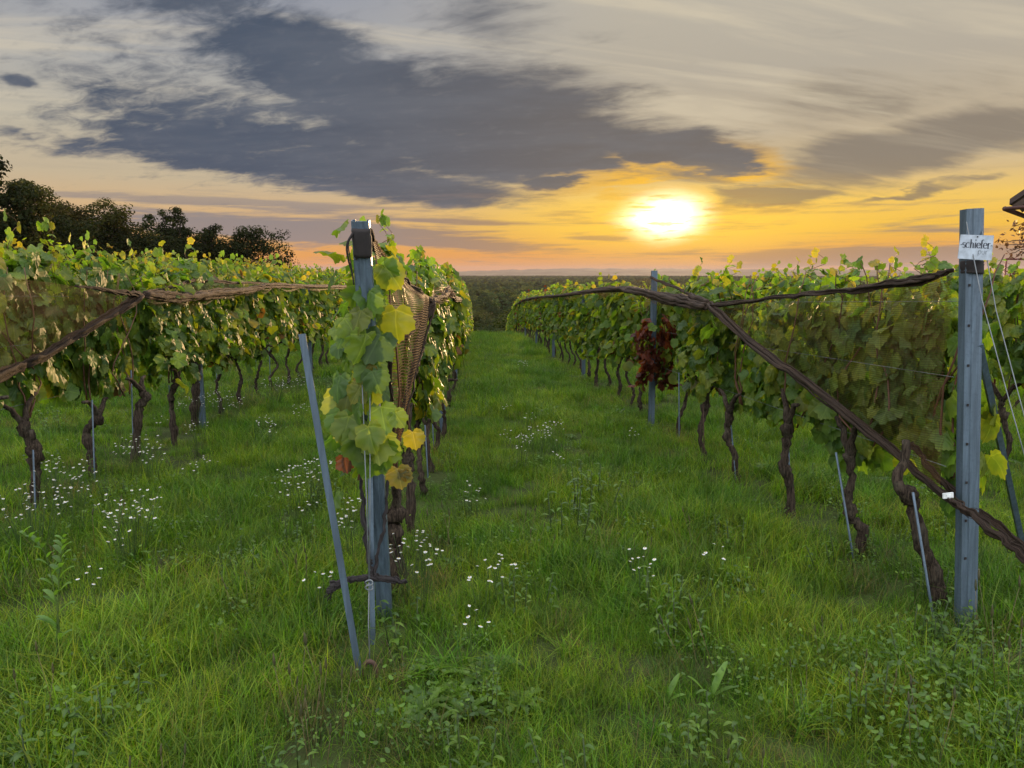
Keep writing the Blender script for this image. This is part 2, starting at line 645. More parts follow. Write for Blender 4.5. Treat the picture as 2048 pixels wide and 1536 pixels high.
def net_mat(name, thread, film):
    m, n, o = new_mat(name)
    uv = n.n('ShaderNodeUVMap', uv_map='UVMap').outputs[0]
    u, v, _ = n.sep(uv)
    wob = n.mul(n.noise(uv, 4, 3), .03)
    th = n.m('PINGPONG', n.add(v, wob), .0060)
    a1 = n.rng(th, .0026, .0010)
    tv = n.m('PINGPONG', u, .02)
    a2 = n.rng(tv, .0025, .001, 0, .5)
    al = n.mx(a1, a2)
    fold = n.noise(n.mapping(uv, (0, 0, 0), R(25), (.5, .06, 1)), 1, 4, .6)
    al = n.m('ADD', n.mul(al, thread), n.rng(fold, .50, .80, film, film * 3.4), clamp=True)
    c = n.mix(n.rng(fold, .35, .7), (.022, .014, .009), (.085, .05, .026))
    d = bsdf(n, c, .6, 0, .3)
    t = n.n('ShaderNodeBsdfTranslucent')
    n.put(t.inputs[0], (.32, .16, .058))
    mm = n.n('ShaderNodeMixShader')
    mm.inputs[0].default_value = .45
    n.put(mm.inputs[1], d)
    n.put(mm.inputs[2], t.outputs[0])
    tr = n.n('ShaderNodeBsdfTransparent')
    mx2 = n.n('ShaderNodeMixShader')
    n.put(mx2.inputs[0], al)
    n.put(mx2.inputs[1], tr.outputs[0])
    n.put(mx2.inputs[2], mm.outputs[0])
    n.put(o.inputs[0], mx2.outputs[0])
    return m


M_NET = net_mat('bird_net', .46, .07)
M_NET_TAUT = net_mat('taut_bird_net', .85, .10)


def roll_mat():
    m, n, o = new_mat('rolled_net')
    uv = n.n('ShaderNodeUVMap', uv_map='UVMap').outputs[0]
    u, v, _ = n.sep(uv)
    f = n.noise(n.xyz(n.add(n.mul(u, 30.0), n.mul(v, 9.0)), n.mul(v, 3.0), 0.0), 1, 5, .65, .5)
    c = n.mix(n.rng(f, .35, .68), (.012, .008, .007), (.080, .050, .032))
    n.put(o.inputs[0], bsdf(n, c, .75, 0, .25, bump(n, f, 1.0, .015)))
    return m


M_ROLL = roll_mat()


def ground_mat():
    m, n, o = new_mat('meadow_soil')
    pos = n.n('ShaderNodeNewGeometry').outputs['Position']
    f = n.noise(pos, 1.2, 6, .65)
    g = n.noise(pos, 14, 5, .6)
    c = n.mix(n.rng(f, .35, .65), (.030, .040, .012), (.050, .075, .018))
    c = n.mix(n.rng(g, .5, .75, 0, .7), c, (.035, .026, .016))
    _, yy, _z = n.sep(pos)
    ff = n.noise(pos, .02, 6, .6)
    farc = n.mix(n.rng(ff, .35, .65), (.018, .026, .010), (.045, .055, .018))
    c = n.mix(n.rng(yy, 80, 160), c, farc)
    n.put(o.inputs[0], bsdf(n, c, .95, 0, .1, bump(n, g, .8, .03)))
    return m


M_GROUND = ground_mat()

# ------------------------------------------------------------------ ground sheet


def axis(dense0, dense1, step, lo, hi):
    a = list(np.arange(dense0, dense1 + 1e-6, step))
    s = step
    while a[-1] < hi:
        s *= 1.18
        a.append(min(hi, a[-1] + s))
    s = step
    while a[0] > lo:
        s *= 1.18
        a.insert(0, max(lo, a[0] - s))
    return np.array(a)


gx = axis(-18, 14, .4, -14000, 14000)
gy = axis(-6, 60, .4, -300, 14000)
X, Y = np.meshgrid(gx, gy)
G = Geo()
nx, ny = len(gx), len(gy)
ii = (np.arange(ny - 1)[:, None] * nx + np.arange(nx - 1)[None]).ravel()
G.add(np.stack([X, Y, hz(X, Y)], -1).reshape(-1, 3), np.stack([ii, ii + 1, ii + nx + 1, ii + nx], 1))
tag(G.build('ground', M_GROUND), kind='structure')

# ------------------------------------------------------------------ far hills
m_hill, n, o = new_mat('far_hill')
pos = n.n('ShaderNodeNewGeometry').outputs['Position']
f = n.noise(pos, .004, 6, .65)
n.put(o.inputs[0], bsdf(n, n.mix(n.rng(f, .4, .62), (.022, .026, .016), (.075, .075, .045)), .95, 0, .1))
prof = [(300, 548), (700, 546), (900, 543), (1000, 540.5), (1080, 538), (1150, 536.6), (1250, 537.2), (1330, 536.8), (1430, 538.5), (1560, 539.5),
        (1640, 538), (1740, 540), (1850, 543), (2000, 545), (2300, 546)]
px_ = np.linspace(300, 2300, 260)
py_ = np.interp(px_, [q[0] for q in prof], [q[1] for q in prof])
G = Geo()
V = []
NR = 14
for i, (a, b) in enumerate(zip(px_, py_)):
    d = ray(a, 545)
    d = d / np.hypot(d[0], d[1])
    top = CAMH + (545 - b) / F * 8000 + rng.normal(0, 1.6) + 2.5 * math.sin(i * .9)
    for k in range(NR):
        t = k / (NR - 1)
        D = 5200 + 3600 * t
        zz = -30 + (top + 30) * math.sin(min(1, t / .78) * math.pi / 2) ** 1.6 - max(0, t - .78) * 120
        V.append([d[0] * D, d[1] * D, zz + rng.normal(0, .8)])
n_ = len(px_)
ii = (np.arange(n_ - 1)[:, None] * NR + np.arange(NR - 1)[None]).ravel()
G.add(V, np.stack([ii, ii + NR, ii + NR + 1, ii + 1], 1))
tag(G.build('hills', m_hill), kind='structure')

# ------------------------------------------------------------------ instancing of uncountable stuff
_gn = {}


def scatter(name, pts, rot, scl, idx, protos, kind='stuff', label=None, cat=None):
    pc = bpy.data.collections.new(name + '_kinds')
    for i, p in enumerate(protos):
        p.name = f'{name}_kind.{i + 1:03d}'
        pc.objects.link(p)
    me = bpy.data.meshes.new(name)
    me.vertices.add(len(pts))
    me.vertices.foreach_set('co', np.asarray(pts, float).ravel())
    for nm, typ, arr, key in (('rot', 'FLOAT_VECTOR', rot, 'vector'), ('scl', 'FLOAT_VECTOR', scl, 'vector'), ('idx', 'INT', idx, 'value')):
        a = me.attributes.new(nm, typ, 'POINT')
        a.data.foreach_set(key, np.asarray(arr).ravel())
    o = bpy.data.objects.new(name, me)
    COL.objects.link(o)
    ng = bpy.data.node_groups.new(name, 'GeometryNodeTree')
    ng.interface.new_socket('Geometry', in_out='INPUT', socket_type='NodeSocketGeometry')
    ng.interface.new_socket('Geometry', in_out='OUTPUT', socket_type='NodeSocketGeometry')
    nd, lk = ng.nodes, ng.links
    gi, go = nd.new('NodeGroupInput'), nd.new('NodeGroupOutput')
    ci = nd.new('GeometryNodeCollectionInfo')
    ci.inputs['Collection'].default_value = pc
    ci.inputs['Separate Children'].default_value = True
    ci.inputs['Reset Children'].default_value = True
    ip = nd.new('GeometryNodeInstanceOnPoints')
    lk.new(gi.outputs[0], ip.inputs['Points'])
    lk.new(ci.outputs[0], ip.inputs['Instance'])
    ip.inputs['Pick Instance'].default_value = True
    for nm, typ, sock in (('rot', 'FLOAT_VECTOR', 'Rotation'), ('scl', 'FLOAT_VECTOR', 'Scale'), ('idx', 'INT', 'Instance Index')):
        na = nd.new('GeometryNodeInputNamedAttribute')
        na.data_type = typ
        na.inputs['Name'].default_value = nm
        lk.new(na.outputs['Attribute'], ip.inputs[sock])
    lk.new(ip.outputs[0], go.inputs[0])
    md = o.modifiers.new('scatter', 'NODES')
    md.node_group = ng
    return tag(o, label, cat, kind=kind)


def unlinked(G, name, mat, smooth=True):
    return bpy.data.objects.new(name, G.mesh(name, mat, smooth))


# ------------------------------------------------------------------ leaf clump crowns (trees, woods)


def quads(G, c, nrm, size, cols, rs, asp=.62):
    """small folded leaf-like faces at c facing nrm"""
    n = len(c)
    nrm = nrm / (np.linalg.norm(nrm, axis=1)[:, None] + 1e-9)
    r = rs.normal(size=(n, 3))
    t = np.cross(nrm, r)
    t /= np.linalg.norm(t, axis=1)[:, None] + 1e-9
    b = np.cross(nrm, t)
    s = np.asarray(size)[:, None]
    v = np.stack([c - t * s * .5, c + b * s * asp * .5 - nrm * s * .08, c + t * s * .5, c - b * s * asp * .5 - nrm * s * .08], 1).reshape(-1, 3)
    f = np.arange(4 * n).reshape(n, 4)
    G.add(v, f, np.repeat(cols, 4, 0))


def crown_clumps(H, W, z0, ncl, rs, lean=0.0):
    """centres and radii of the leaf clumps of a crown; uneven outline"""
    C, Rr = [], []
    hh = H - z0
    lob = [(rs.uniform(-.30, .30) * W, rs.uniform(-.30, .30) * W, z0 + rs.uniform(.15, .80) * hh, rs.uniform(.20, .34) * W) for _ in range(8)]
    lob.append((rs.uniform(-.06, .06) * W, 0, z0 + .82 * hh, .20 * W))
    for a in range(4):
        lob.append((math.cos(a * 1.57) * W * .22, math.sin(a * 1.57) * W * .22, z0 + .18 * hh, .30 * W))
    tries = 0
    while len(C) < ncl and tries < 20000:
        tries += 1
        lx, ly, lz, lr = lob[rs.randint(len(lob))]
        d = rs.normal(size=3)
        d /= np.linalg.norm(d)
        q = np.array([lx, ly, lz]) + d * lr * rs.uniform(.3, 1.05) * np.array([1, 1, .9])
        if q[2] < z0 - .03 * H or q[2] > H: continue
        C.append(q)
        Rr.append(rs.uniform(.07, .14) * W)
    return np.array(C), np.array(Rr)


def crown(G, C, Rr, per, size, rs, base=(.035, .052, .018), var=.45):
    for c, r in zip(C, Rr):
        d = rs.normal(size=(per, 3))
        d /= np.linalg.norm(d, axis=1)[:, None]
        p = c + d * (r * rs.uniform(.3, 1.0, (per, 1)) ** .6) * np.array([1.15, 1.15, .75])
        k = rs.uniform(1 - var, 1 + var) * rs.uniform(.7, 1.3, (per, 1))
        col = np.array(base) * k * np.where(rs.uniform(size=(per, 1)) < .12, [[1.7, 1.35, .9]], [[1, 1, 1]])
        quads(G, p, d + np.array([0, 0, .6]) + rs.normal(size=(per, 3)) * .5, size * rs.uniform(.6, 1.3, per), col, rs)


# the wood in the valley: one mass
rs = np.random.RandomState(3)
kinds = []
WC = [(.026, .046, .010), (.016, .028, .008), (.062, .072, .014), (.018, .028, .008), (.042, .050, .011)]


def dome(G, H, W, ncl, per, size, base, rs):
    for _ in range(ncl):
        d = rs.normal(size=3)
        d[2] = abs(d[2]) * 1.1 - .35
        d /= np.linalg.norm(d)
        q = np.array([d[0] * W * .46, d[1] * W * .46, H * .52 + d[2] * H * .46]) * rs.uniform(.82, 1.06)
        r = rs.uniform(.10, .17) * W
        e = rs.normal(size=(per, 3))
        e /= np.linalg.norm(e, axis=1)[:, None]
        p = q + e * r * rs.uniform(.4, 1, (per, 1)) * np.array([1.1, 1.1, .7])
        col = np.array(base) * rs.uniform(.85, 1.15) * rs.uniform(.85, 1.15, (per, 1))
        quads(G, p, d * 1.0 + e * .4 + np.array([0, 0, .3]), size * rs.uniform(.6, 1.3, per), col, rs)


for i in range(5):
    G = Geo()
    H = [12, 14, 10, 13, 15][i]
    dome(G, H, 12, 90, 46, .55, WC[i], rs)
    tube(G, [(0, 0, -1), (.1, .1, H * .7)], [.3, .08], 6, col=(.03, .025, .02))
    kinds.append(unlinked(G, 'wood', M_TREE))
for i in range(3):
    G = Geo()
    dome(G, 12.5, 11, 34, 22, 1.3, WC[i], rs)
    kinds.append(unlinked(G, 'wood', M_TREE))
P, Q, S, I = [], [], [], []


def wood_ring(d0, d1, a0, a1, sp, far, sc0):
    n = int((d1 ** 2 - d0 ** 2) * .5 * (a1 - a0) / sp ** 2)
    D = np.sqrt(rs.uniform(d0 ** 2, d1 ** 2, n))
    A = rs.uniform(a0, a1, n)
    x, y = D * np.sin(A), D * np.cos(A)
    for a, b in zip(x, y):
        z = float(hz(a, b))
        s = rs.choice([.7, .85, 1.0, 1.1, 1.35]) * rs.uniform(.9, 1.1) * sc0
        lim = CAMH - .042 * math.hypot(a, b) if b < 200 else -6.8
        s = min(s, (lim - z) / 15.5)
        if s < .5: continue
        P.append((a, b, z - .3))
        Q.append((0, 0, rs.uniform(0, 6.28)))
        S.append((s * rs.uniform(.9, 1.15), s * rs.uniform(.9, 1.15), s))
        I.append(rs.randint(5) if not far else 5 + rs.randint(3))


wood_ring(74, 118, -.22, .35, 7.5, False, 1.0)
wood_ring(118, 330, -.22, .42, 9.6, False, .95)
wood_ring(330, 900, -.25, .75, 9.0, True, 1.05)
wood_ring(900, 3200, -.15, .80, 15, True, 1.25)
scatter('forest', P, Q, S, I, kinds, label='dark wood filling the valley below the vineyard', cat='forest')

# ------------------------------------------------------------------ big trees on the left


def tree(name, px, top, hw, D, label, rs, base, dens=1.0, airy=False):
    d = ray(px, 545)
    X0 = d[0] / d[1] * D
    z0 = float(hz(X0, D))
    ztop = CAMH + (545 - top) / F * D * 1.0
    H = ztop - z0
    W = hw / F * D * 2.5
    root = empty(name, (X0, D, z0 - .1), label, 'tree', 'dark trees behind the vines on the left')
    G = Geo()
    trunk = smoothpath([(0, 0, 0), (.1, .05, H * .3), (-.08, .1, H * .6), (.05, 0, H * .88)], 12, .02, 3)
    tube(G, trunk, np.linspace(.16, .03, 12) * H / 6, 8, .1)
    C, Rr = crown_clumps(H, W * 1.0, H * (.10 if not airy else .22), int((190 if not airy else 130) * dens), rs)
    for c in C[::6]:
        b = trunk[np.argmin(np.abs(trunk[:, 2] - c[2] * .72))]
        tube(G, smoothpath([b, (b + c) / 2 + rs.normal(0, .12, 3), c], 6), np.linspace(.05, .012, 6) * H / 6, 5)
    o = bpy.data.objects.new('trunk', G.mesh('trunk', M_TBARK))
    COL.objects.link(o)
    o.parent = root
    G = Geo()
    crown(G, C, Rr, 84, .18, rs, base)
    o = bpy.data.objects.new('crown', G.mesh('crown', M_TREE))
    COL.objects.link(o)
    o.parent = root


rs = np.random.RandomState(21)
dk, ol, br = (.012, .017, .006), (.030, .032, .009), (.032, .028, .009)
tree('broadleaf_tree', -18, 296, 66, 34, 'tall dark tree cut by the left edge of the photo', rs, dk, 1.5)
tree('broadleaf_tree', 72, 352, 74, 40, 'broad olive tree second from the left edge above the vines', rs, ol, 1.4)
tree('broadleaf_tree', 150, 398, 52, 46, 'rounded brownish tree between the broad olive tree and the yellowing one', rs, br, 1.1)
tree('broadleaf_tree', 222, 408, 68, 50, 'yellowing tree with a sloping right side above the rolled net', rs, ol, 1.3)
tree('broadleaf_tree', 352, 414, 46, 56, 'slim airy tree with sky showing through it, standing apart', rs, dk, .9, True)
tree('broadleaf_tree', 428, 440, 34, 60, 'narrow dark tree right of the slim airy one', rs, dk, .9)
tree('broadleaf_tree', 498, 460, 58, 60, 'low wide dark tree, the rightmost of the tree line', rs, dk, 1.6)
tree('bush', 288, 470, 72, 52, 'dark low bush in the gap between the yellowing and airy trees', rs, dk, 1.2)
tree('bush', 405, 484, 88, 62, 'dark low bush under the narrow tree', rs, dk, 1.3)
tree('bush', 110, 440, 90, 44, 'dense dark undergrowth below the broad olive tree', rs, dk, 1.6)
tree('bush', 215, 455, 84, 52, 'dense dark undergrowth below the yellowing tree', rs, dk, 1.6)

# ------------------------------------------------------------------ vine leaves
_th = np.array([0, 10, 19, 32, 44, 55, 66, 77, 86, 99, 111, 121, 131, 143, 155, 166, 176])
_rr = np.array([.66, .57, .59, .49, .56, .54, .61, .54, .56, .48, .55, .52, .57, .50, .51, .43, .31])
_thL = np.array([0, 32, 66, 99, 131, 170])
_rrL = np.array([.66, .52, .61, .52, .57, .40])


def _tmpl(th, rr):
    a = np.concatenate([th, -th[:0:-1]])
    r = np.concatenate([rr, rr[:0:-1]])
    a = np.radians(a)
    return np.stack([np.sin(a) * r, .34 + np.cos(a) * r], 1)


OUT_H, OUT_L = _tmpl(_th, _rr), _tmpl(_thL, _rrL)


def leaves(G, c, nrm, tip, size, cols, rs, hi=True):
    """grape leaves: c = petiole point, tip = direction the blade hangs"""
    n = len(c)
    out = OUT_H if hi else OUT_L
    k = len(out)
    cen = np.array([[0, .34]])
    if hi:
        P2 = np.vstack([cen, cen + (out - cen) * .55, out])
        tri = np.array([[0, 1 + j, 1 + (j + 1) % k] for j in range(k)])
        qd = np.array([[1 + j, 1 + k + j, 1 + k + (j + 1) % k, 1 + (j + 1) % k] for j in range(k)])
    else:
        P2 = np.vstack([cen, out])
        tri = np.array([[0, 1 + j, 1 + (j + 1) % k] for j in range(k)])
        qd = None
    m = len(P2)
    x = P2[:, 0][None] * rs.uniform(.85, 1.12, (n, 1))
    y = P2[:, 1][None] * np.ones((n, 1))
    rad = np.hypot(P2[:, 0], P2[:, 1] - .34)[None]
    ang = np.arctan2(P2[:, 0], P2[:, 1] - .34)[None]
    z = (-rs.uniform(.05, .95, (n, 1)) * x * x - rs.uniform(-.1, .85, (n, 1)) * (y - .2) ** 2 * np.sign(y - .1)
         + rs.uniform(-.1, .22, (n, 1)) * np.abs(x) + rad * .16 * np.sin(ang * 3 + rs.uniform(0, 6.28, (n, 1))) * rs.uniform(.2, 1, (n, 1))
         + rad * .07 * np.sin(ang * 7 + rs.uniform(0, 6.28, (n, 1))))
    x = x * (1 + .06 * np.sin(ang * 5 + rs.uniform(0, 6, (n, 1))))
    nrm = nrm / (np.linalg.norm(nrm, axis=1)[:, None] + 1e-9)
    t = tip - nrm * np.sum(tip * nrm, 1)[:, None]
    t /= np.linalg.norm(t, axis=1)[:, None] + 1e-9
    b = np.cross(t, nrm)
    s = np.asarray(size)[:, None, None]
    v = c[:, None, :] + s * (x[..., None] * b[:, None, :] + y[..., None] * t[:, None, :] + z[..., None] * nrm[:, None, :])
    base = (np.arange(n) * m)[:, None, None]
    faces = [(tri[None] + base).reshape(-1, 3)]
    if qd is not None:
        faces.append((qd[None] + base).reshape(-1, 4))
    cc = np.repeat(cols[:, None, :], m, 1)
    edge = (np.arange(m) > (k if hi else 0))[None, :, None] * rs.uniform(0, 1, (n, 1, 1)) ** 3
    cc = cc * (1 + edge * np.array([.5, .15, -.2]))
    uv = np.broadcast_to(P2 - np.array([0, .05]), (n, m, 2)).reshape(-1, 2)
    G.add(v.reshape(-1, 3), faces, cc.reshape(-1, 3), uv)


GREEN = np.array([[.068, .126, .024], [.084, .146, .025], [.104, .154, .024], [.054, .104, .028], [.132, .166, .026]])


def leaf_cols(n, rs, yellow=.06, red=0.0, brown=.015):
    c = GREEN[rs.randint(len(GREEN), size=n)] * rs.uniform(.7, 1.3, (n, 1))
    u = rs.uniform(size=n)
    c[u < yellow] = np.array([.21, .19, .028]) * rs.uniform(.6, 1.1, ((u < yellow).sum(), 1))
    k = (u > yellow) & (u < yellow + brown)
    c[k] = np.array([.11, .065, .03]) * .9
    u = rs.uniform(size=n)
    k = u < red
    c[k] = np.array([.095, .027, .018]) * rs.uniform(.5, 1.4, (k.sum(), 1))
    return c


def vine_leaf_set(n, rs, zlo=.86, zhi=1.92, ylen=.64, thick=.20, hi=True, size=(.10, .175), yellow=.03, red=0.0, shoots=3):
    """positions etc. of one vine's leaves around (0, 0, 0)"""
    ph = rs.uniform(0, 6.28, 6)
    y = rs.uniform(-ylen, ylen, n)
    lo = zlo + .13 * np.sin(y * 5 + ph[0]) + .09 * np.sin(y * 11 + ph[1])
    hi_ = zhi + .08 * np.sin(y * 6 + ph[2]) + .06 * np.sin(y * 13 + ph[3])
    t = rs.uniform(0, 1, n)
    z = lo + (hi_ - lo) * t
    side = np.where(rs.uniform(size=n) < .5, -1, 1)
    x = side * thick * (.35 + .75 * rs.uniform(size=n)) * (1 + .35 * np.sin(z * 6 + y * 4 + ph[4])) * (1 - .35 * t ** 3)
    c = np.stack([x, y, z], 1)
    nrm = np.stack([side * 1.0 + rs.normal(0, .45, n), rs.normal(0, .55, n), .45 + rs.normal(0, .4, n)], 1)
    tip = np.stack([side * .35 + rs.normal(0, .3, n), rs.normal(0, .55, n), -1 + rs.normal(0, .35, n)], 1)
    up = t > .9
    tip[up] = rs.normal(0, 1, (up.sum(), 3))
    nrm[up] += np.array([0, 0, .8])
    sz = rs.uniform(size[0], size[1], n)
    cols = leaf_cols(n, rs, yellow, red, .015 if hi is False else .004)
    # a few shoots reaching above the canopy
    stems = []
    for _ in range(shoots):
        k = rs.randint(4, 8)
        yy, xx = rs.uniform(-ylen, ylen), rs.uniform(-.08, .08)
        zz = zhi + np.linspace(0, rs.uniform(.12, .30), k)
        cs = np.stack([xx + rs.normal(0, .05, k), yy + rs.normal(0, .05, k), zz], 1)
        c = np.vstack([c, cs])
        stems.append(np.vstack([[xx, yy, zhi - .25], cs - [0, 0, .005]]))
        nrm = np.vstack([nrm, rs.normal(0, .6, (k, 3)) + [0, -.4, .5]])
        tip = np.vstack([tip, rs.normal(0, .7, (k, 3)) + [0, 0, -.3]])
        sz = np.concatenate([sz, rs.uniform(.6, .9, k) * size[0] * 1.05])
        cols = np.vstack([cols, leaf_cols(k, rs, .2, red) * 1.15])
    vine_leaf_set.stems = stems
    return c, nrm, tip, sz, cols


def foliage_mesh(name, n, rs, hi=True, **kw):
    G = Geo()
    c, nr, tp, sz, cl = vine_leaf_set(n, rs, hi=hi, **kw)
    leaves(G, c, nr, tp, sz, cl, rs, hi)
    for st_ in vine_leaf_set.stems:
        tube(G, smoothpath(st_, 10), np.linspace(.004, .0015, 10), 4, col=(.10, .055, .03))
    return G.mesh(name, M_LEAF if hi else M_LEAF_FAR)


rsv = np.random.RandomState(5)
FOL_HI = [foliage_mesh('foliage', 330, rsv) for _ in range(6)]
FOL_LO = [foliage_mesh('foliage', 300, rsv, hi=False, size=(.10, .17), yellow=.045) for _ in range(7)]
FOL_RED = foliage_mesh('foliage', 330, rsv, hi=True, zlo=.78, zhi=1.42, ylen=.24, thick=.22, size=(.07, .12), red=.93, yellow=.02, shoots=0)
FOL_RUST = [foliage_mesh('foliage', 280, rsv, hi=False, red=.45, yellow=.1) for _ in range(2)]


def trunk_geo(G, path, r0, r1, rs, seed, knots=3):
    n = 26
    p = smoothpath(path, n, .006, seed)
    rad = .62 * np.linspace(r0, r1, n) * np.interp(np.linspace(0, 1, n), np.linspace(0, 1, 9), 1 + rs.uniform(-.2, .2, 9))
    for _ in range(knots):
        k = rs.randint(2, n - 1)
        rad *= 1 + rs.uniform(.15, .4) * np.exp(-((np.arange(n) - k) / 1.5) ** 2)
    rad[-3:] *= 1.25
    rad[0] *= 1.35
    tube(G, p, rad, 11, .14, seed=seed)
    return p


def trunk_mesh(rs, seed):
    G = Geo()
    a = rs.uniform(-.09, .09, 6)
    h = rs.uniform(.66, .82)
    path = [(0, 0, -.06), (a[0], a[1], .22), (a[2], a[3] * .8, .45), (a[4] * .6, a[5], h)]
    p = trunk_geo(G, path, rs.uniform(.034, .05), rs.uniform(.026, .036), rs, seed)
    for s in (-1, 1):
        if rs.uniform() < .75:
            e = p[-1] + np.array([rs.uniform(-.05, .05), s * rs.uniform(.12, .3), rs.uniform(.06, .2)])
            tube(G, smoothpath([p[-2], (p[-1] + e) / 2 + [0, 0, .05], e], 7, .004, seed + s), np.linspace(.024, .012, 7), 7, .1, seed=seed)
    return G.mesh('trunk', M_BARK)


TRUNKS = [trunk_mesh(rsv, 40 + i) for i in range(9)]


def cane_mesh(rs):
    G = Geo()
    y0, y1 = rs.uniform(-.3, .3), rs.uniform(-.5, .5)
    tube(G, smoothpath([(0, y0 * .3, .7), (rs.uniform(-.06, .06), y0, 1.0), (rs.uniform(-.1, .1), y1, 1.5), (rs.uniform(-.08, .08), y1 * 1.1, 1.84)], 12, .008, rs.randint(99)),
         np.linspace(.0075, .003, 12), 5)
    return G.mesh('cane', M_CANE)


CANES = [cane_mesh(rsv) for _ in range(7)]


def child(name, me, parent, flip=False, sy=1.0, sz=1.0):
    o = bpy.data.objects.new(name, me)
    COL.objects.link(o)
    o.parent = parent
    if flip:
        o.rotation_euler = (0, 0, math.pi)
    o.scale = (1, sy, sz)
    return o


ORD = ['first', 'second', 'third', 'fourth', 'fifth', 'sixth', 'seventh', 'eighth', 'ninth', 'tenth', 'eleventh', 'twelfth', 'thirteenth', 'fourteenth']
ROWS = {  # key: (x, first y, last y, words for near ones, words for far ones)
    'L1': (-.46, 3.95, 58, 'middle row behind the netted end post'),
    'R1': (2.37, 3.59, 58, 'right row behind the signed post'),
    'L2': (-3.42, 4.85, 42, 'left row under the rolled net'),
    'R2': (5.15, 4.9, 40, 'row beyond the signed post'),
    'L3': (-6.35, 9.2, 40, 'second row left of the middle row'),
    'L4': (-9.2, 13.5, 42, 'row beyond the two left rows'),
    'L5': (-12.1, 18, 40, 'backmost row below the dark trees'),
    'R3': (7.95, 9.5, 34, 'row past the right edge post'),
}
TR = {}   # traced trunks: (row, index) -> list of pixels from base up, radius
# right row
TR['R1', 0] = ([(1888, 1222), (1872, 1150), (1846, 1085), (1832, 1010), (1820, 988)], .056, .046, [(1816, 1000), (1795, 962), (1808, 925), (1812, 880)])
TR['R1', 1] = ([(1716, 1115), (1724, 1065), (1704, 1038), (1692, 1005), (1697, 960), (1690, 905)], .052, .036, None)
TR['R1', 2] = ([(1578, 1035), (1582, 975), (1566, 930), (1572, 880), (1570, 845)], .050, .050, None)
TR['R1', 3] = ([(1478, 966), (1468, 912), (1456, 870), (1460, 825)], .040, .042, None)
TR['R1', 6] = ([(1300, 858), (1302, 800), (1312, 745)], .050, .046, None)
# left row
TR['L2', 1] = ([(66, 1030), (72, 950), (70, 890), (45, 845)], .058, .062, None)
TR['L2', 2] = ([(190, 968), (182, 905), (172, 865), (200, 830)], .052, .050, None)
TR['L2', 3] = ([(268, 940), (272, 870), (278, 815), (292, 795), (278, 785)], .052, .056, None)
TR['L2', 4] = ([(350, 893), (346, 830), (344, 790), (358, 755)], .044, .042, None)
TR['L2', 5] = ([(388, 868), (392, 790), (394, 720)], .066, .070, None)
TR['L1', 0] = ([(798, 1188), (792, 1110), (790, 1045), (788, 1020)], .066, .066, None)
TR['L1', 1] = ([(822, 1062), (820, 980), (816, 915), (812, 880)], .048, .046, None)
YS = {'R1': [3.59, 4.41, 5.31, 6.39, 7.35, 8.4, 9.55, 10.35, 11.3, 12.2],
      'L2': [4.85, 5.72, 6.6, 7.15, 8.2, 9.0],
      'L1': [3.95, 5.09, 6.1, 6.9, 7.8, 8.6, 9.5]}
RED = {('R1', 6): 'red', ('R1', 22): 'rust', ('R1', 30): 'rust', ('R1', 36): 'rust', ('L1', 29): 'rust'}
LOOK = ['crooked trunk', 'knotty trunk', 'leaning trunk', 'gnarled trunk']
SPECIAL = {
    ('R1', 0): 'grapevine with the thickest leaning stump trunk, right beside the signed post',
    ('R1', 1): 'grapevine whose trunk bends sharply twice, second behind the signed post',
    ('R1', 2): 'grapevine with swollen trunk head, third behind the signed post',
    ('R1', 3): 'grapevine with slim trunk leaning left, fourth behind the signed post',
    ('R1', 6): 'grapevine with dark red autumn leaves wrapped round a steel post',
    ('L2', 1): 'grapevine with forked dark trunk top, nearest trunk at the left edge',
    ('L2', 2): 'grapevine with short stubby trunk behind the biggest daisy patch on the left',
    ('L2', 3): 'grapevine with trunk curling over at its head, third trunk from the left edge',
    ('L2', 4): 'grapevine with thin trunk just left of the first left row post',
    ('L2', 5): 'grapevine with thick dark trunk touching the first left row post',
    ('L1', 0): 'grapevine with thick stump trunk standing right behind the netted end post',
    ('L1', 1): 'grapevine with trunk beside thin grey stake, second in the middle row',
}
VY = {}
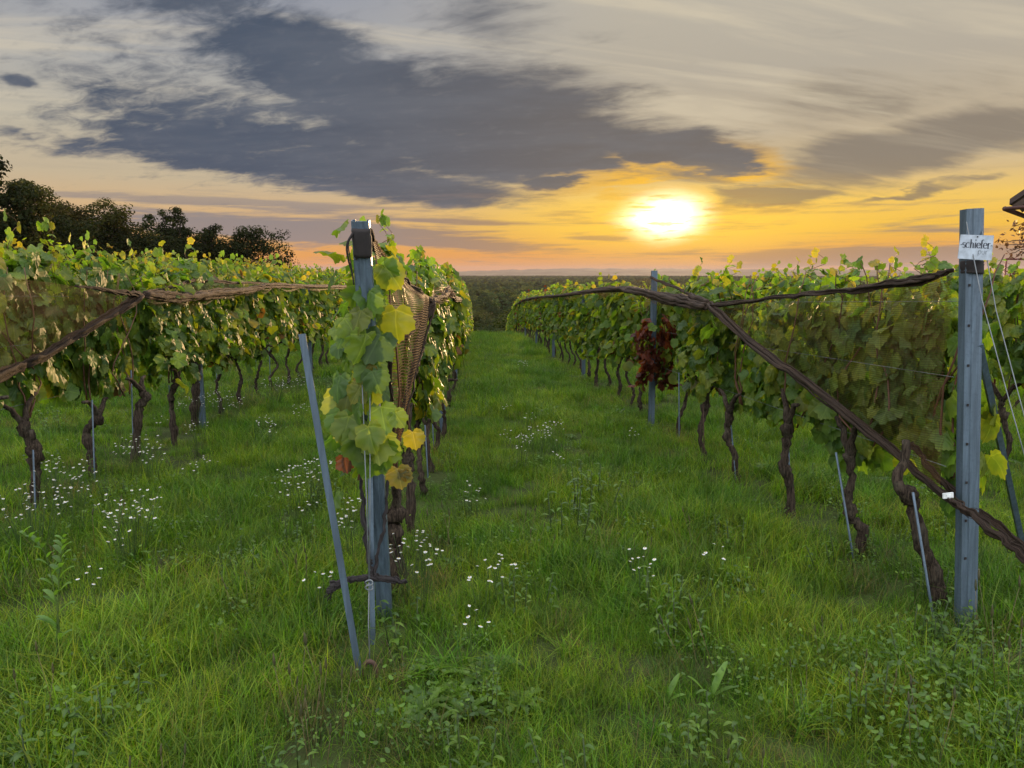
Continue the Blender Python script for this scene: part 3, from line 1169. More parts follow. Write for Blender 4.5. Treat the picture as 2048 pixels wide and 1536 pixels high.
for rk, (rx, y0, y1, words) in ROWS.items():
    ys = list(YS.get(rk, [y0]))
    rs = np.random.RandomState(sum(map(ord, rk)))
    while ys[-1] < y1:
        ys.append(ys[-1] + rs.uniform(.92, 1.05))
    VY[rk] = ys
    for i, y in enumerate(ys):
        x = rx + rs.uniform(-.04, .04)
        z = float(hz(x, y))
        key = (rk, i)
        far_ = y > 15
        hero = rk in ('L1', 'L2', 'R1', 'R2') and y < 10.5
        red = RED.get(key)
        if key in SPECIAL:
            lab = SPECIAL[key]
        elif not far_ and i < 14:
            lab = f"grapevine with {LOOK[rs.randint(4)]}, {ORD[i]} from front in the {words}"
        elif red:
            lab = f"grapevine with red leaf patches {'nearest the crest' if i > 33 else 'halfway down' if i < 26 else 'far down'} in the {words}"
        else:
            lab = f"leafy green grapevine down the {words}"
        if key in TR:
            pxs, r0, r1, extra = TR[key]
            pts = np.array([at(a, b, y) for a, b in pxs])
            x = pts[0][0]
            z = float(hz(x, y))
            pts[:, 1] += np.linspace(0, 1, len(pts)) * rs.uniform(-.05, .05)
            pts[0][2] = z - .08
        root = empty('grapevine', (x, y, z), lab, 'grapevine', f"grapevines in the {words}")
        if key in TR:
            G = Geo()
            p = trunk_geo(G, pts, r0, r1, rs, i + 3, 4)
            if extra:
                e = np.array([at(a, b, y - .02) for a, b in extra])
                tube(G, smoothpath(e, 14, .004, 5), np.linspace(.032, .018, 14), 9, .12, seed=9)
            else:
                for s in (-1, 1):
                    e = p[-1] + np.array([rs.uniform(-.04, .04), s * rs.uniform(.12, .25), rs.uniform(.1, .25)])
                    tube(G, smoothpath([p[-2], (p[-1] + e) / 2 + [0, 0, .04], e], 7, .004, i), np.linspace(.026, .012, 7), 7, .1, seed=i)
            G.build('trunk', M_BARK, root)
        else:
            t = child('trunk', TRUNKS[rs.randint(9)], root, rs.uniform() < .5)
            t.rotation_euler = (0, 0, rs.uniform(0, 6.28))
        fl, sy, sz = rs.uniform() < .5, rs.uniform(.84, 1.0), rs.uniform(.95, 1.04) * (.95 if rk == 'R1' else 1)
        if hero:
            for k in range(3):
                child('cane', CANES[rs.randint(7)], root, rs.uniform() < .5)
        if key == ('L1', 0):
            pass
        elif red == 'red':
            f_ = child('foliage', FOL_LO[1], root, fl, sy, .93)
            f_.scale, f_.location = (.7, 1.05, .93), (.22, 0, 0)
            o = child('foliage', FOL_RED, root)
            o.location = (-.05, -.36, 0)
            o.scale = (1, 1, 1)
            o['label'] = 'dark red leaves'
        elif red:
            child('foliage', FOL_RUST[i % 2], root, fl, sy, sz)
        elif hero:
            fo = child('foliage', FOL_HI[rs.randint(6)], root, fl, sy, sz)
            if rk == 'R1' and 8 < y < 11:
                fo.location = (.2, 0, 0)
                fo.scale = (.7, 1, .93)
            elif rk == 'R1' and y < 7:
                fo.location = (.07 if i == 0 else .13, .50 if i == 0 else .12 if i == 1 else 0, 0)
                fo.scale = (.45 if i == 0 else .62, .8 if i == 0 else 1, sz * .92)
            elif rk == 'L2' and y < 7.5:
                fo.location = (-.16, 0, 0)
                fo.scale = (.62, 1, sz)
            elif rk == 'L1' and y < 5.6:
                fo.location = (-.13, 0, 0)
                fo.scale = (.6, .9, sz)
            elif rk == 'L1':
                fo.location = (-.05, 0, 0)
                fo.scale = (.75, 1, sz * .97)
            elif rk == 'R2' and i == 0:
                fo.location = (0, .3, 0)
        else:
            child('foliage', FOL_LO[rs.randint(7)], root, fl, sy, sz)
        if key == ('L1', 0):
            # the end vine wraps the end post with big leaves
            G = Geo()
            rr = np.random.RandomState(77)
            c, nr, tp, s_, cl = vine_leaf_set(130, rr, zlo=.75, zhi=1.9, ylen=.45, thick=.17, size=(.10, .165), yellow=.03, shoots=0)
            c = c * [.75, 1, 1] + np.array([x - .17, y + .2, z])
            kp = (c[:, 0] < -.115 * c[:, 1] - .06) & (c[:, 0] > -.72)
            leaves(G, c[kp], nr[kp], tp[kp], s_[kp], cl[kp], rr)
            spots = [(755, 560, 32), (728, 575, 30), (745, 625, 45), (720, 655, 35), (700, 690, 34), (735, 700, 45), (735, 745, 34), (745, 790, 40), (700, 770, 34),
                     (700, 830, 30), (720, 870, 34), (755, 830, 40), (748, 890, 32), (725, 905, 30), (770, 925, 22), (690, 860, 25), (745, 610, 35), (735, 745, 40)]
            cc, nn, tt, ss = [], [], [], []
            for (a, b, spn) in spots:
                for k in range(3):
                    p = at(a + rr.normal(0, spn * .45), b + rr.normal(0, spn * .45), 3.36 + rr.uniform(-.14, .10))
                    cc.append(p + np.array([0, 0, .06]))
                    nn.append([rr.normal(-.1, .5), -1, .35 + rr.normal(0, .35)])
                    tt.append([rr.normal(0, .55), rr.normal(-.3, .3), -1])
                    ss.append(rr.uniform(.085, .16))
            cols = leaf_cols(len(cc), rr, .02, 0, 0) * 1.05
            leaves(G, np.array(cc), np.array(nn), np.array(tt), np.array(ss), cols, rr)
            sp = [((825, 862), 3.7, (.24, .22, .035), .10), ((795, 935), 3.5, (.12, .12, .05), .11), ((688, 912), 3.4, (.075, .030, .020), .085), ((806, 940), 3.5, (.20, .14, .03), .06)]
            leaves(G, np.array([at(*q[0], q[1]) for q in sp]), np.array([[.1, -1, .3]] * 4), np.array([[.2, -.2, -1]] * 4), np.array([q[3] for q in sp]),
                   np.array([q[2] for q in sp]), rr)
            G.build('foliage', M_LEAF, root)
            for pts in ([(718, 960), (722, 860), (735, 740), (728, 620), (740, 560)], [(760, 960), (755, 880), (742, 800), (760, 700), (768, 580)]):
                G = Geo()
                tube(G, smoothpath([at(a, b, 3.52) for a, b in pts], 14, .004), np.linspace(.008, .004, 14), 6)
                G.build('cane', M_CANE, root)

# ------------------------------------------------------------------ posts
W_ = .037
PROFILE = [(-W_, -.018), (-W_ + .012, -.022), (-.014, -.022), (-.011, -.026), (.011, -.026), (.014, -.022), (W_ - .012, -.022), (W_, -.018),
           (W_, .026), (W_ - .014, .026), (W_ - .014, .023), (W_ - .003, .023), (W_ - .003, -.015), (-W_ + .003, -.015), (-W_ + .003, .023),
           (-W_ + .014, .023), (-W_ + .014, .026), (-W_, .026)]


def post(base, top, label, group, scale=1.0, holes=True, band=None):
    base, top = np.asarray(base, float), np.asarray(top, float)
    root = empty('trellis_post', base, label, 'post', group)
    G = Geo()
    prism(G, np.array(PROFILE) * scale, base - (top - base) * .08, top, (1, 0, 0))
    G.build('shaft', M_STEEL, root, smooth=False)
    if holes:
        t = top - base
        for k, f in enumerate(np.linspace(.18, .92, 9)):
            G = Geo()
            c = base + t * f + np.array([-W_ * scale * .66, -.0235 * scale - .002, 0])
            box(G, c, (.008, .006, .012))
            G.build('hook_notch', M_DARK, root, smooth=False)
    return root


L1B, L1T = gnd(770, 1235), at(721, 441, 3.22)
R1B, R1T = gnd(1932, 1255), at(1945, 418, 3.45)
pl1 = post(L1B, L1T, 'leaning steel end post of the middle row with black band near its top', 'steel trellis posts')
pr1 = post(R1B, R1T, 'tall steel end post on the right carrying the small white sign', 'steel trellis posts', 1.14)
L2B = np.array([-3.42, 3.5, float(hz(-3.42, 3.5))])
post(L2B, L2B + [0, -.2, 2.05], 'steel end post of the left row, just past the left edge', 'steel trellis posts')
row_posts = [('R1', 9.41, 'steel row post with the dark red leaves, right of the aisle'), ('L2', 9.15, 'steel row post beside a thick dark trunk in the left row')]
for rk in ('R1', 'L2', 'L1', 'R2', 'L3', 'R3'):
    st_ = {'R1': 9.41, 'L2': 9.2, 'L1': 9.1, 'R2': 9.3, 'L3': 9.9, 'R3': 12.0}[rk]
    y = st_
    k = 0
    while y < 38:
        x = ROWS[rk][0] + (-.09 if rk == 'R1' else .05)
        z = float(hz(x, y))
        if k == 0 and rk == 'R1': lab = row_posts[0][2]
        elif k == 0 and rk == 'L2': lab = row_posts[1][2]
        elif k < 3: lab = f"grey steel trellis post, {ORD[k]} back along the {ROWS[rk][3]}"
        else: lab = f"grey steel trellis post far down the {ROWS[rk][3]}"
        h = 2.02 if (rk, k) == ('R1', 0) else 1.85
        bt = np.array([x, y, z])
        post(bt, bt + [rs.uniform(-.02, .02), 0, h], lab, 'steel trellis posts', 1.0, holes=False)
        y += 6.1
        k += 1

# black bands on the end posts
G = Geo()
for f in np.linspace(0, 1, 5):
    pass


def band(post_root, b, t, f0, f1, name='band', wd=.05, dp=.045):
    G = Geo()
    p0, p1 = b + (t - b) * f0, b + (t - b) * f1
    tube(G, smoothpath([p0, p0 + (p1 - p0) * .35 + [.002, 0, 0], p0 + (p1 - p0) * .7, p1 + [.001, 0, 0]], 9), wd * np.array([1, 1.03, 1.0, 1.04, 1.02, 1.05, 1.01, 1.03, .98]), 14, .035, flat=dp / wd, seed=5)
    return G.build(name, M_DARK, post_root)


band(pl1, L1B, L1T, .925, .985, wd=.046, dp=.040)
band(pr1, R1B, R1T, .853, .883, wd=.052, dp=.046)
# loose strap loop at the top of the middle post
G = Geo()
tube(G, smoothpath([at(706, 466, 3.2), at(694, 490, 3.2), at(697, 520, 3.22), at(704, 545, 3.24), at(708, 570, 3.25)], 16), np.linspace(.006, .003, 16), 6)
tube(G, smoothpath([at(706, 466, 3.2), at(697, 488, 3.2), at(701, 520, 3.22), at(707, 560, 3.25)], 16), .0025, 5)
G.build('strap', M_DARK, pl1)

# ------------------------------------------------------------------ sign with lettering
m_sign = plain('white_enamel', (.36, .42, .50), .4)
m_ink = plain('dark_ink', (.030, .035, .055), .5)
m_ink2 = plain('pale_grey_ink', (.20, .23, .27), .5)
YS_ = 3.36
c00, c10, c11, c01 = at(1916, 517, YS_), at(1983, 521, YS_), at(1988, 471, YS_), at(1922, 469, YS_)
sroot = empty('sign', (c00 + c11) / 2, 'small white sign with dark serif lettering hung on the right post', 'sign')
G = Geo()
th = np.array([0, .004, 0])
V = np.array([c00, c10, c11, c01, c00 + th, c10 + th, c11 + th, c01 + th])
G.add(V, np.array([[0, 1, 2, 3], [7, 6, 5, 4], [0, 4, 5, 1], [1, 5, 6, 2], [2, 6, 7, 3], [3, 7, 4, 0]]))
G.build('plate', m_sign, sroot, smooth=False)


def arc(cx, cy, rx, ry, a0, a1, n=14):
    t = np.radians(np.linspace(a0, a1, n))
    return [(cx + rx * math.cos(a), cy + ry * math.sin(a)) for a in t]


SER = {  # letters as pen strokes, x-height 1
    's': ([arc(.32, .74, .26, .24, 35, 270, 12) + arc(.32, .26, .28, .25, 90, -150, 12)], .68),
    'c': ([arc(.42, .5, .38, .49, 45, 315, 18)], .82),
    'h': ([[(.2, 0), (.2, 1.62)], [(.2, .72)] + arc(.48, .66, .26, .32, 140, 0, 9) + [(.74, 0)], [(.02, 0), (.38, 0)], [(.56, 0), (.92, 0)], [(.05, 1.6), (.2, 1.62)]], .98),
    'i': ([[(.2, 0), (.2, 1.0)], [(.02, 0), (.38, 0)], [(.05, .98), (.2, 1.0)]], .44),
    'e': ([[(.1, .55), (.76, .55)] + arc(.42, .5, .36, .49, 8, 320, 20)], .84),
    'f': ([[(.2, 0), (.2, 1.3)] + arc(.42, 1.3, .22, .3, 180, 40, 8), [(.02, 0), (.4, 0)], [(.0, .97), (.46, .97)]], .54),
    'r': ([[(.2, 0), (.2, 1.0)], [(.2, .7)] + arc(.46, .68, .24, .3, 150, 50, 6), [(.02, 0), (.42, 0)], [(.05, .98), (.2, 1.0)]], .66),
}
SANS = {
    'p': ([[(.15, -.5), (.15, 1)], arc(.55, .5, .4, .5, 180, -180, 22)], 1.12),
    'u': ([[(.12, 1), (.12, .4)] + arc(.48, .38, .36, .38, 180, 360, 12) + [(.84, 1)]], 1.12),
    'r': ([[(.15, 0), (.15, 1)], arc(.6, .5, .45, .5, 180, 75, 9)], .8),
}


def strokes(text, table, thin, thick):
    out, x = [], 0.0
    for ch in text:
        st, adv = table[ch]
        for s in st:
            p = np.array(s, float)
            p[:, 0] += x
            t = np.gradient(p, axis=0) if len(p) > 2 else np.repeat((p[1] - p[0])[None], 2, 0)
            t /= np.linalg.norm(t, axis=1)[:, None] + 1e-9
            wdt = thin + (thick - thin) * np.abs(t[:, 1]) ** 1.5
            nn = np.stack([-t[:, 1], t[:, 0]], 1) * wdt[:, None] / 2
            out.append((p + nn, p - nn))
        if ch == 'i':
            a = np.array(arc(x + .2, 1.5, .12, .13, 0, 360, 13))
            out.append((a, np.repeat([[x + .2, 1.5]], 13, 0)))
        x += adv
    return out, x


def letter(text, table, thin, thick, u0, u1, v0, mat, name):
    st, wd = strokes(text, table, thin, thick)
    k = (u1 - u0) / wd
    asp = np.linalg.norm(c10 - c00) / np.linalg.norm(c01 - c00)
    G = Geo()
    off = np.array([0, -.0012, 0])
    for a, b in st:
        def P(q):
            u = u0 + q[:, 0] * k
            v = v0 + q[:, 1] * k * asp
            return (c00 * ((1 - u) * (1 - v))[:, None] + c10 * (u * (1 - v))[:, None] + c11 * (u * v)[:, None] + c01 * ((1 - u) * v)[:, None]) + off
        n = len(a)
        G.add(np.vstack([P(a), P(b)]), np.array([[i, i + 1, n + i + 1, n + i] for i in range(n - 1)]))
    if name == 'lettering':
        for (ua, ub) in ((.015, .075), (.925, .985)):
            a = np.array([[ua, v0 + .10], [(ua + ub) / 2, v0 + .125], [ub, v0 + .10]])
            PP = lambda q: np.array([c00 * (1 - u) * (1 - v) + c10 * u * (1 - v) + c11 * u * v + c01 * (1 - u) * v for u, v in q]) + off
            G.add(np.vstack([PP(a + [0, .012]), PP(a - [0, .012])]), np.array([[0, 1, 4, 3], [1, 2, 5, 4]]))
    return G.build(name, mat, sroot, smooth=False)


letter('schiefer', SER, .07, .25, .08, .92, .47, m_ink, 'lettering')
letter('pur', SANS, .13, .13, .56, .87, .23, m_ink2, 'subtitle')
G = Geo()
tube(G, [c01 * .5 + c11 * .5 + [0, .004, -.008], c01 * .5 + c11 * .5 + [0, -.004, -.008]], .0028, 8)
G.build('nail', M_DARK, sroot)

# ------------------------------------------------------------------ struts, guy wires, anchors
ANG = [(-.014, -.003), (.014, -.003), (.014, .003), (-.011, .003), (-.011, .022), (-.014, .022)]


def strut(b, t, label, s=1.0, group='slanted steel struts'):
    G = Geo()
    b, t = np.asarray(b, float), np.asarray(t, float)
    prism(G, np.array(ANG) * s, b - (t - b) * .05, t, (1, 0, 0))
    o = G.build('steel_strut', M_STEEL, None, origin=b, smooth=False)
    return tag(o, label, 'strut', group)


strut(gnd(720, 1355), at(604, 668, 3.05), 'long grey steel strut leaning left in front of the middle end post')
strut(gnd(746, 1290), at(739, 855, 3.46), 'upright grey steel strut standing close beside the middle end post', .85)
strut(gnd(2056, 1135), at(1960, 690, 3.4), 'slanted grey steel strut right of the signed post', 1.0)


def wire(pts, r, label, name='guy_wire', cat='wire', group='guy wires of the end posts', mat=None, sides=5):
    pts = np.asarray(pts, float)
    G = Geo()
    tube(G, pts, r, sides)
    return tag(G.build(name, mat or M_WIRE, None, origin=pts[0]), label, cat, group)


wire([at(722, 700, 3.3), at(733, 1000, 3.16), at(738, 1165, 3.12)], .0025, 'left one of the two guy wires in front of the middle end post')
wire([at(740, 700, 3.3), at(740, 1000, 3.18), at(739, 1165, 3.12)], .0025, 'right one of the two guy wires in front of the middle end post')
wire([at(738, 1165, 3.12), at(737, 1250, 3.08), at(740, 1330, 3.04)], .003, 'short tensioning wire between the white wire clamp and the rusty anchor loop')
G = Geo()
c0 = at(738, 1170, 3.11)
for k, (ox, oz) in enumerate(((0, .010), (0, -.012))):
    t = np.linspace(0, 2 * np.pi, 18)
    tube(G, np.stack([c0[0] + ox + .016 * np.cos(t), c0[1] + .004 * np.sin(t * 2), c0[2] + oz + .012 * np.sin(t)], 1), .0035, 6)
tag(G.build('wire_clamp', M_WIRE, None, origin=c0), 'pale metal wire clamp twisted on the guy wires', 'clamp')
G = Geo()
a0 = gnd(740, 1355)
t = np.linspace(-.2, np.pi + .2, 16)
tube(G, np.vstack([[a0 + [.03, 0, -.08]], np.stack([a0[0] + .028 * np.cos(t), a0[1] + 0 * t, a0[2] + .03 + .045 * np.sin(t)], 1), [a0 + [-.03, 0, -.08]]]), .010, 8, .1)
tag(G.build('ground_anchor', M_RUST, None, origin=a0), 'rusty iron anchor loop sticking out of the grass', 'anchor')
wire([at(1933, 444, 3.42), at(1964, 600, 3.28), at(2018, 800, 3.02), at(2060, 950, 2.85)], .0024, 'guy wire crossing the sign face, running down to the right')
wire([at(1964, 462, 3.42), at(1992, 620, 3.28), at(2040, 800, 3.05), at(2075, 930, 2.9)], .0024, 'guy wire from the right edge of the signed post')

# thin stakes beside the vines
stk = [('R1', (1868, 1245), (1826, 985), 'first'), ('R1', (1708, 1125), (1672, 905), 'second'), ('R1', (1583, 1030), (1577, 900), 'third'),
       ('R1', (1472, 965), (1462, 850), 'fourth'), ('R1', (1358, 885), (1358, 745), 'fifth'),
       ('L2', (190, 970), (184, 800), 'first'), ('L2', (268, 930), (262, 740), 'second'), ('L2', (344, 890), (338, 770), 'third'), ('L2', (436, 790), (430, 700), 'fourth'),
       ('L2', (512, 750), (512, 655), 'fifth'), ('L2', (541, 765), (537, 660), 'sixth'), ('L2', (72, 1040), (66, 900), 'zero'),
       ('L1', (828, 1065), (818, 890), 'first'), ('L1', (856, 955), (850, 850), 'second'), ('L1', (868, 905), (864, 820), 'third')]
for rk, b, t, o_ in stk:
    g = gnd(*b)
    tt = at(*t, g[1] + .02)
    G = Geo()
    tube(G, [g - (tt - g) * .1, g, tt], .0065, 7)
    lab = (f"thin grey vine stake, {o_} from front in the {ROWS[rk][3]}" if o_ != 'zero' else 'thin grey vine stake beside the leftmost trunk near the daisies')
    tag(G.build('vine_stake', M_STEEL, None, origin=g), lab, 'stake', 'thin grey stakes beside the vines')
g = gnd(1410, 922)
wire([g - [0, 0, .1], at(1406, 790, g[1])], .006, 'thin rusty iron rod standing alone in the right row', 'iron_rod', 'rod', None, M_RUST)

# trellis wires
for rk, hs in (('R1', (.80, 1.25, 1.62)), ('L2', (.80, 1.25, 1.62)), ('L1', (.8, 1.62)), ('R2', (1.25,))):
    for k, h in enumerate(hs):
        ys = np.linspace(3.5, 36, 14)
        x = ROWS[rk][0] - .03
        p = np.stack([np.full(14, x), ys, hz(np.full(14, x), ys) + h], 1)
        lv = {.80: 'lowest', 1.25: 'middle', .8: 'lowest', 1.62: 'topmost'}[h]
        wire(p, .0013, f"{lv} thin trellis wire along the {ROWS[rk][3]}", 'trellis_wire', 'wire', 'trellis wires along the rows')

# ------------------------------------------------------------------ bird nets


def sheet(G, edge_a, edge_b, nu, nv, sag=0.0, rip=.012, seed=0, sagdir=(0, 0, -1), swap=False):
    """net cloth between two edges"""
    A, B = smoothpath(edge_a, nu), smoothpath(edge_b, nu)
    rs = np.random.RandomState(seed)
    u = np.linspace(0, 1, nu)[:, None, None]
    v = np.linspace(0, 1, nv)[None, :, None]
    P = A[:, None] * (1 - v) + B[:, None] * v
    P = P + np.array(sagdir) * sag * np.sin(np.pi * v) * (.4 + .6 * np.sin(np.pi * u))
    ph = rs.uniform(0, 6.28, 4)
    w_ = rip * (np.sin(u * 17 + v * 9 + ph[0]) + .7 * np.sin(v * 23 - u * 7 + ph[1])) * np.sin(np.pi * v)
    P = P + w_ * np.array([1., .2, 0])
    La = np.concatenate([[0], np.cumsum(np.linalg.norm(np.diff(A, axis=0), axis=1))])
    wd = np.linalg.norm(A - B, axis=1)
    U = np.stack([np.repeat(La[:, None], nv, 1), v[..., 0] * np.maximum(wd, .0)[:, None]], -1)
    if swap:
        U = np.stack([v[..., 0] * np.full((nu, 1), wd.max()), np.repeat(np.linspace(0, La[-1], nu)[:, None], nv, 1)], -1)
    ii = (np.arange(nu - 1)[:, None] * nv + np.arange(nv - 1)[None]).ravel()
    G.add(P.reshape(-1, 3), np.stack([ii, ii + nv, ii + nv + 1, ii + 1], 1), None, U.reshape(-1, 2))


def roll(G, pts, r, n=40, seed=0, flat=.8):
    p = smoothpath(pts, n, .004, seed)
    rs = np.random.RandomState(seed)
    rad = np.interp(np.linspace(0, 1, n), np.linspace(0, 1, len(np.atleast_1d(r))), np.atleast_1d(r)) * (1 + rs.uniform(-.10, .10, n))
    tube(G, p, rad * .62, 10, .2, flat=flat, seed=seed)
    T = np.gradient(p, axis=0)
    T /= np.linalg.norm(T, axis=1)[:, None] + 1e-9
    a = np.cross(T, [0, 0, 1.])
    a /= np.linalg.norm(a, axis=1)[:, None] + 1e-9
    b = np.cross(T, a)
    tt = np.linspace(0, 1, n)
    for k in range(8):
        ph = k * .785 + tt * rs.uniform(1, 5) + rs.uniform(0, .6) * np.sin(tt * rs.uniform(9, 20) + k)
        off = rad * rs.uniform(.55, .85) * (1 + .25 * np.sin(tt * rs.uniform(15, 40) + k * 2))
        q = p + a * (np.cos(ph) * off)[:, None] + b * (np.sin(ph) * off * (1.15 if k % 3 == 0 else .8))[:, None]
        tube(G, q, rad * rs.uniform(.20, .42) * (1 + .25 * np.sin(tt * rs.uniform(20, 50))), 7, .22, flat=.6, seed=seed + k)
    return p


def ties(root, p, every=5, r=.034):
    for k in range(every, len(p) - 2, every):
        rk_ = r * .92
        t = np.linspace(0, 2 * np.pi, 12)
        d = p[k + 1] - p[k]
        d /= np.linalg.norm(d)
        a = np.cross(d, [0, 0, 1.])
        a /= np.linalg.norm(a)
        b = np.cross(d, a)
        G = Geo()
        tube(G, p[k] + np.outer(np.cos(t) * rk_, a) + np.outer(np.sin(t) * rk_ * .82, b), .0016, 4)
        G.build('tie', M_ROLL, root)


# right row net
gR = atX(1422, 612, 2.08)
YR = gR[1]
root = empty('bird_net', gR, 'brown bird net spread in a triangle over the right row, tied below the sign', 'net', 'bird nets on the rows')
G = Geo()
topR = [gR, at(1560, 594, 5.4), at(1700, 580, 4.45), at(1830, 560, 3.8), at(1905, 540, 3.5)]
botR = [gR, at(1500, 682, 5.7), at(1620, 770, 4.75), at(1760, 880, 4.0), at(1880, 985, 3.42)]
sheet(G, topR, botR, 60, 30, .02, .012, 1, (-1, 0, 0))
G.build('netting', M_NET, root)
G = Geo()
p = roll(G, botR + [at(1935, 1022, 3.18), at(2000, 1072, 2.95), at(2062, 1122, 2.8)], [.040, .036, .030, .024, .020, .020, .022], 50, 2)
G.build('rolled_edge', M_ROLL, root)
ties(root, p, 9, .036)
G = Geo()
roll(G, topR, [.022, .016, .020, .026, .012], 40, 3)
G.build('rolled_edge', M_ROLL, root)
G = Geo()
roll(G, [at(1820, 885, 3.75), at(1880, 960, 3.62), at(1960, 1025, 3.50), at(2060, 1100, 3.3)], [.016, .022, .022, .020], 30, 8)
G.build('rolled_edge', M_ROLL, root)
# plastic clip
cp = at(1896, 991, 3.33)
G = Geo()
box(G, cp, (.050, .008, .026), Matrix.Rotation(R(-6), 3, 'Y'))
box(G, cp + [0, -.005, 0], (.022, .006, .012))
tag(G.build('plastic_clip', plain('white_plastic', (.62, .66, .66), .4), None, origin=cp, smooth=False), 'small white plastic clip holding the net cord beside the signed post', 'clip')
# bundle further along the right row
root = empty('bird_net', gR + [0, .1, 0], 'rolled brown bird net running down the right row past the red leaves', 'net', 'bird nets on the rows')
G = Geo()
XN = 2.08
pts = [gR + [0, .08, 0], atX(1350, 600, 2.1), atX(1268, 582, 2.12), atX(1215, 578, 2.12), atX(1130, 590, 2.12), atX(1080, 594, 2.12), atX(1050, 600, 2.12)]
ye = pts[-1][1]
pts.append(np.array([2.12, ye + 8, hz(2.12, ye + 8) + 1.62]))
p = roll(G, pts, [.045, .060, .048, .04, .045, .04, .04], 70, 4)
G.build('roll', M_ROLL, root)
ties(root, p, 8, .06)
G = Geo()
sheet(G, [gR + [0, .1, 0], at(1370, 585, 8.6), at(1301, 556, 9.4), at(1235, 570, 11.6)], [gR + [0, .1, -.02], atX(1350, 606, 2.12), atX(1268, 588, 2.14), atX(1225, 580, 2.14)], 40, 12, 0, .012, 5)
G.build('netting', M_NET, root)
G = Geo()
roll(G, [gR + [0, .1, 0], at(1370, 583, 8.6), at(1301, 555, 9.4)], [.03, .016, .02], 30, 6)
G.build('rolled_edge', M_ROLL, root)

G = Geo()
q = smoothpath(pts[:7], 60)
low = q - np.stack([np.full(60, -.015), np.zeros(60), .05 + .05 * np.abs(np.sin(np.arange(60) * .37)) + .03 * np.sin(np.arange(60) * 1.3)], 1)
sheet(G, q[::3] - [0.02, 0, .01], low[::3], 60, 7, 0, .02, 51)
G.build('netting', M_NET_TAUT, root)

# left row net
gL = atX(281, 590, -3.12)
root = empty('bird_net', gL, 'brown bird net stretched over the left row at the left edge', 'net', 'bird nets on the rows')
G = Geo()
topL = [gL, at(180, 577, 6.3), at(80, 562, 5.6), at(-60, 548, 4.7), at(-260, 535, 3.7)]
botL = [gL, at(200, 645, 6.6), at(90, 710, 5.95), at(0, 752, 5.4), at(-260, 900, 3.9)]
sheet(G, topL, botL, 60, 30, .03, .012, 11, (1, 0, 0))
G.build('netting', M_NET, root)
G = Geo()
p = roll(G, botL, [.040, .036, .040, .042, .04], 46, 12)
G.build('rolled_edge', M_ROLL, root)
ties(root, p, 8, .042)
G = Geo()
roll(G, [gL, at(230, 583, 6.7), at(150, 572, 6.1)], [.03, .022, .008], 20, 13, .5)
G.build('rolled_edge', M_ROLL, root)
root = empty('bird_net', gL + [0, .1, 0], 'rolled brown bird net sagging along the top of the left row', 'net', 'bird nets on the rows')
G = Geo()
pts = [gL + [0, .08, 0], atX(350, 594, -3.12), atX(425, 588, -3.12), atX(500, 578, -3.12), atX(555, 570, -3.12), atX(640, 573, -3.13), atX(706, 574, -3.14), atX(780, 582, -3.14), ]
p = roll(G, pts, [.035, .06, .062, .055, .04, .04, .04, .04], 80, 14)
G.build('roll', M_ROLL, root)
ties(root, p, 6, .066)
G = Geo()
sheet(G, [gL + [0, .1, .01], atX(345, 575, -3.2), atX(395, 562, -3.22), atX(460, 566, -3.2), atX(550, 568, -3.14)], [gL + [0, .1, 0], atX(350, 590, -3.1), atX(425, 584, -3.1), atX(500, 574, -3.1), atX(552, 569, -3.11)], 40, 8, 0, .01, 15)
G.build('netting', M_NET, root)
G = Geo()
roll(G, [gL + [0, .1, .01], atX(345, 574, -3.2), atX(395, 561, -3.22), atX(460, 565, -3.2), atX(550, 567, -3.14)], [.02, .02, .026, .02, .01], 40, 16, .6)
G.build('rolled_edge', M_ROLL, root)

G = Geo()
q = smoothpath(pts[:7], 60)
low = q - np.stack([np.full(60, .015), np.zeros(60), .05 + .05 * np.abs(np.sin(np.arange(60) * .41)) + .03 * np.sin(np.arange(60) * 1.1)], 1)
sheet(G, q[::3] + [0.02, 0, -.01], low[::3], 60, 7, 0, .02, 52)
G.build('netting', M_NET_TAUT, root)

# middle row net
gM = at(862, 602, 4.75)
root = empty('bird_net', gM, 'brown bird net stretched from the middle end post, threads catching orange light', 'net', 'bird nets on the rows')
G = Geo()
topM = [at(738, 462, 3.26), at(752, 500, 3.5), at(790, 545, 3.95), at(830, 582, 4.4), gM]
botM = [at(772, 590, 3.44), at(778, 700, 3.52), at(784, 820, 3.62), at(788, 915, 3.7)]
sheet(G, [at(742, 470, 3.3), at(765, 560, 3.4)] + botM, [at(750, 500, 3.5), at(830, 580, 4.35), gM, at(845, 690, 4.5), at(815, 800, 4.1), at(790, 918, 3.72)], 60, 30, .03, .008, 17, (1, 0, 0), True)
G.build('netting', M_NET_TAUT, root)
G = Geo()
p = roll(G, topM, [.016, .018, .022, .020, .022], 36, 18)
G.build('rolled_edge', M_ROLL, root)
G = Geo()
p = roll(G, [gM, at(842, 680, 4.55), at(828, 745, 4.3), at(806, 830, 4.0), at(789, 920, 3.7)], [.036, .030, .026, .020, .012], 36, 19)
G.build('rolled_edge', M_ROLL, root)
ties(root, p, 9, .032)
G = Geo()
roll(G, [gM, at(838, 640, 4.45), at(815, 670, 4.1), at(795, 685, 3.85)], [.03, .026, .016, .006], 26, 25)
G.build('rolled_edge', M_ROLL, root)
G = Geo()
roll(G, [at(768, 560, 3.4), at(776, 690, 3.5), at(784, 830, 3.6), at(788, 925, 3.66)], [.006, .012, .013, .008], 30, 20)
G.build('rolled_edge', M_ROLL, root)
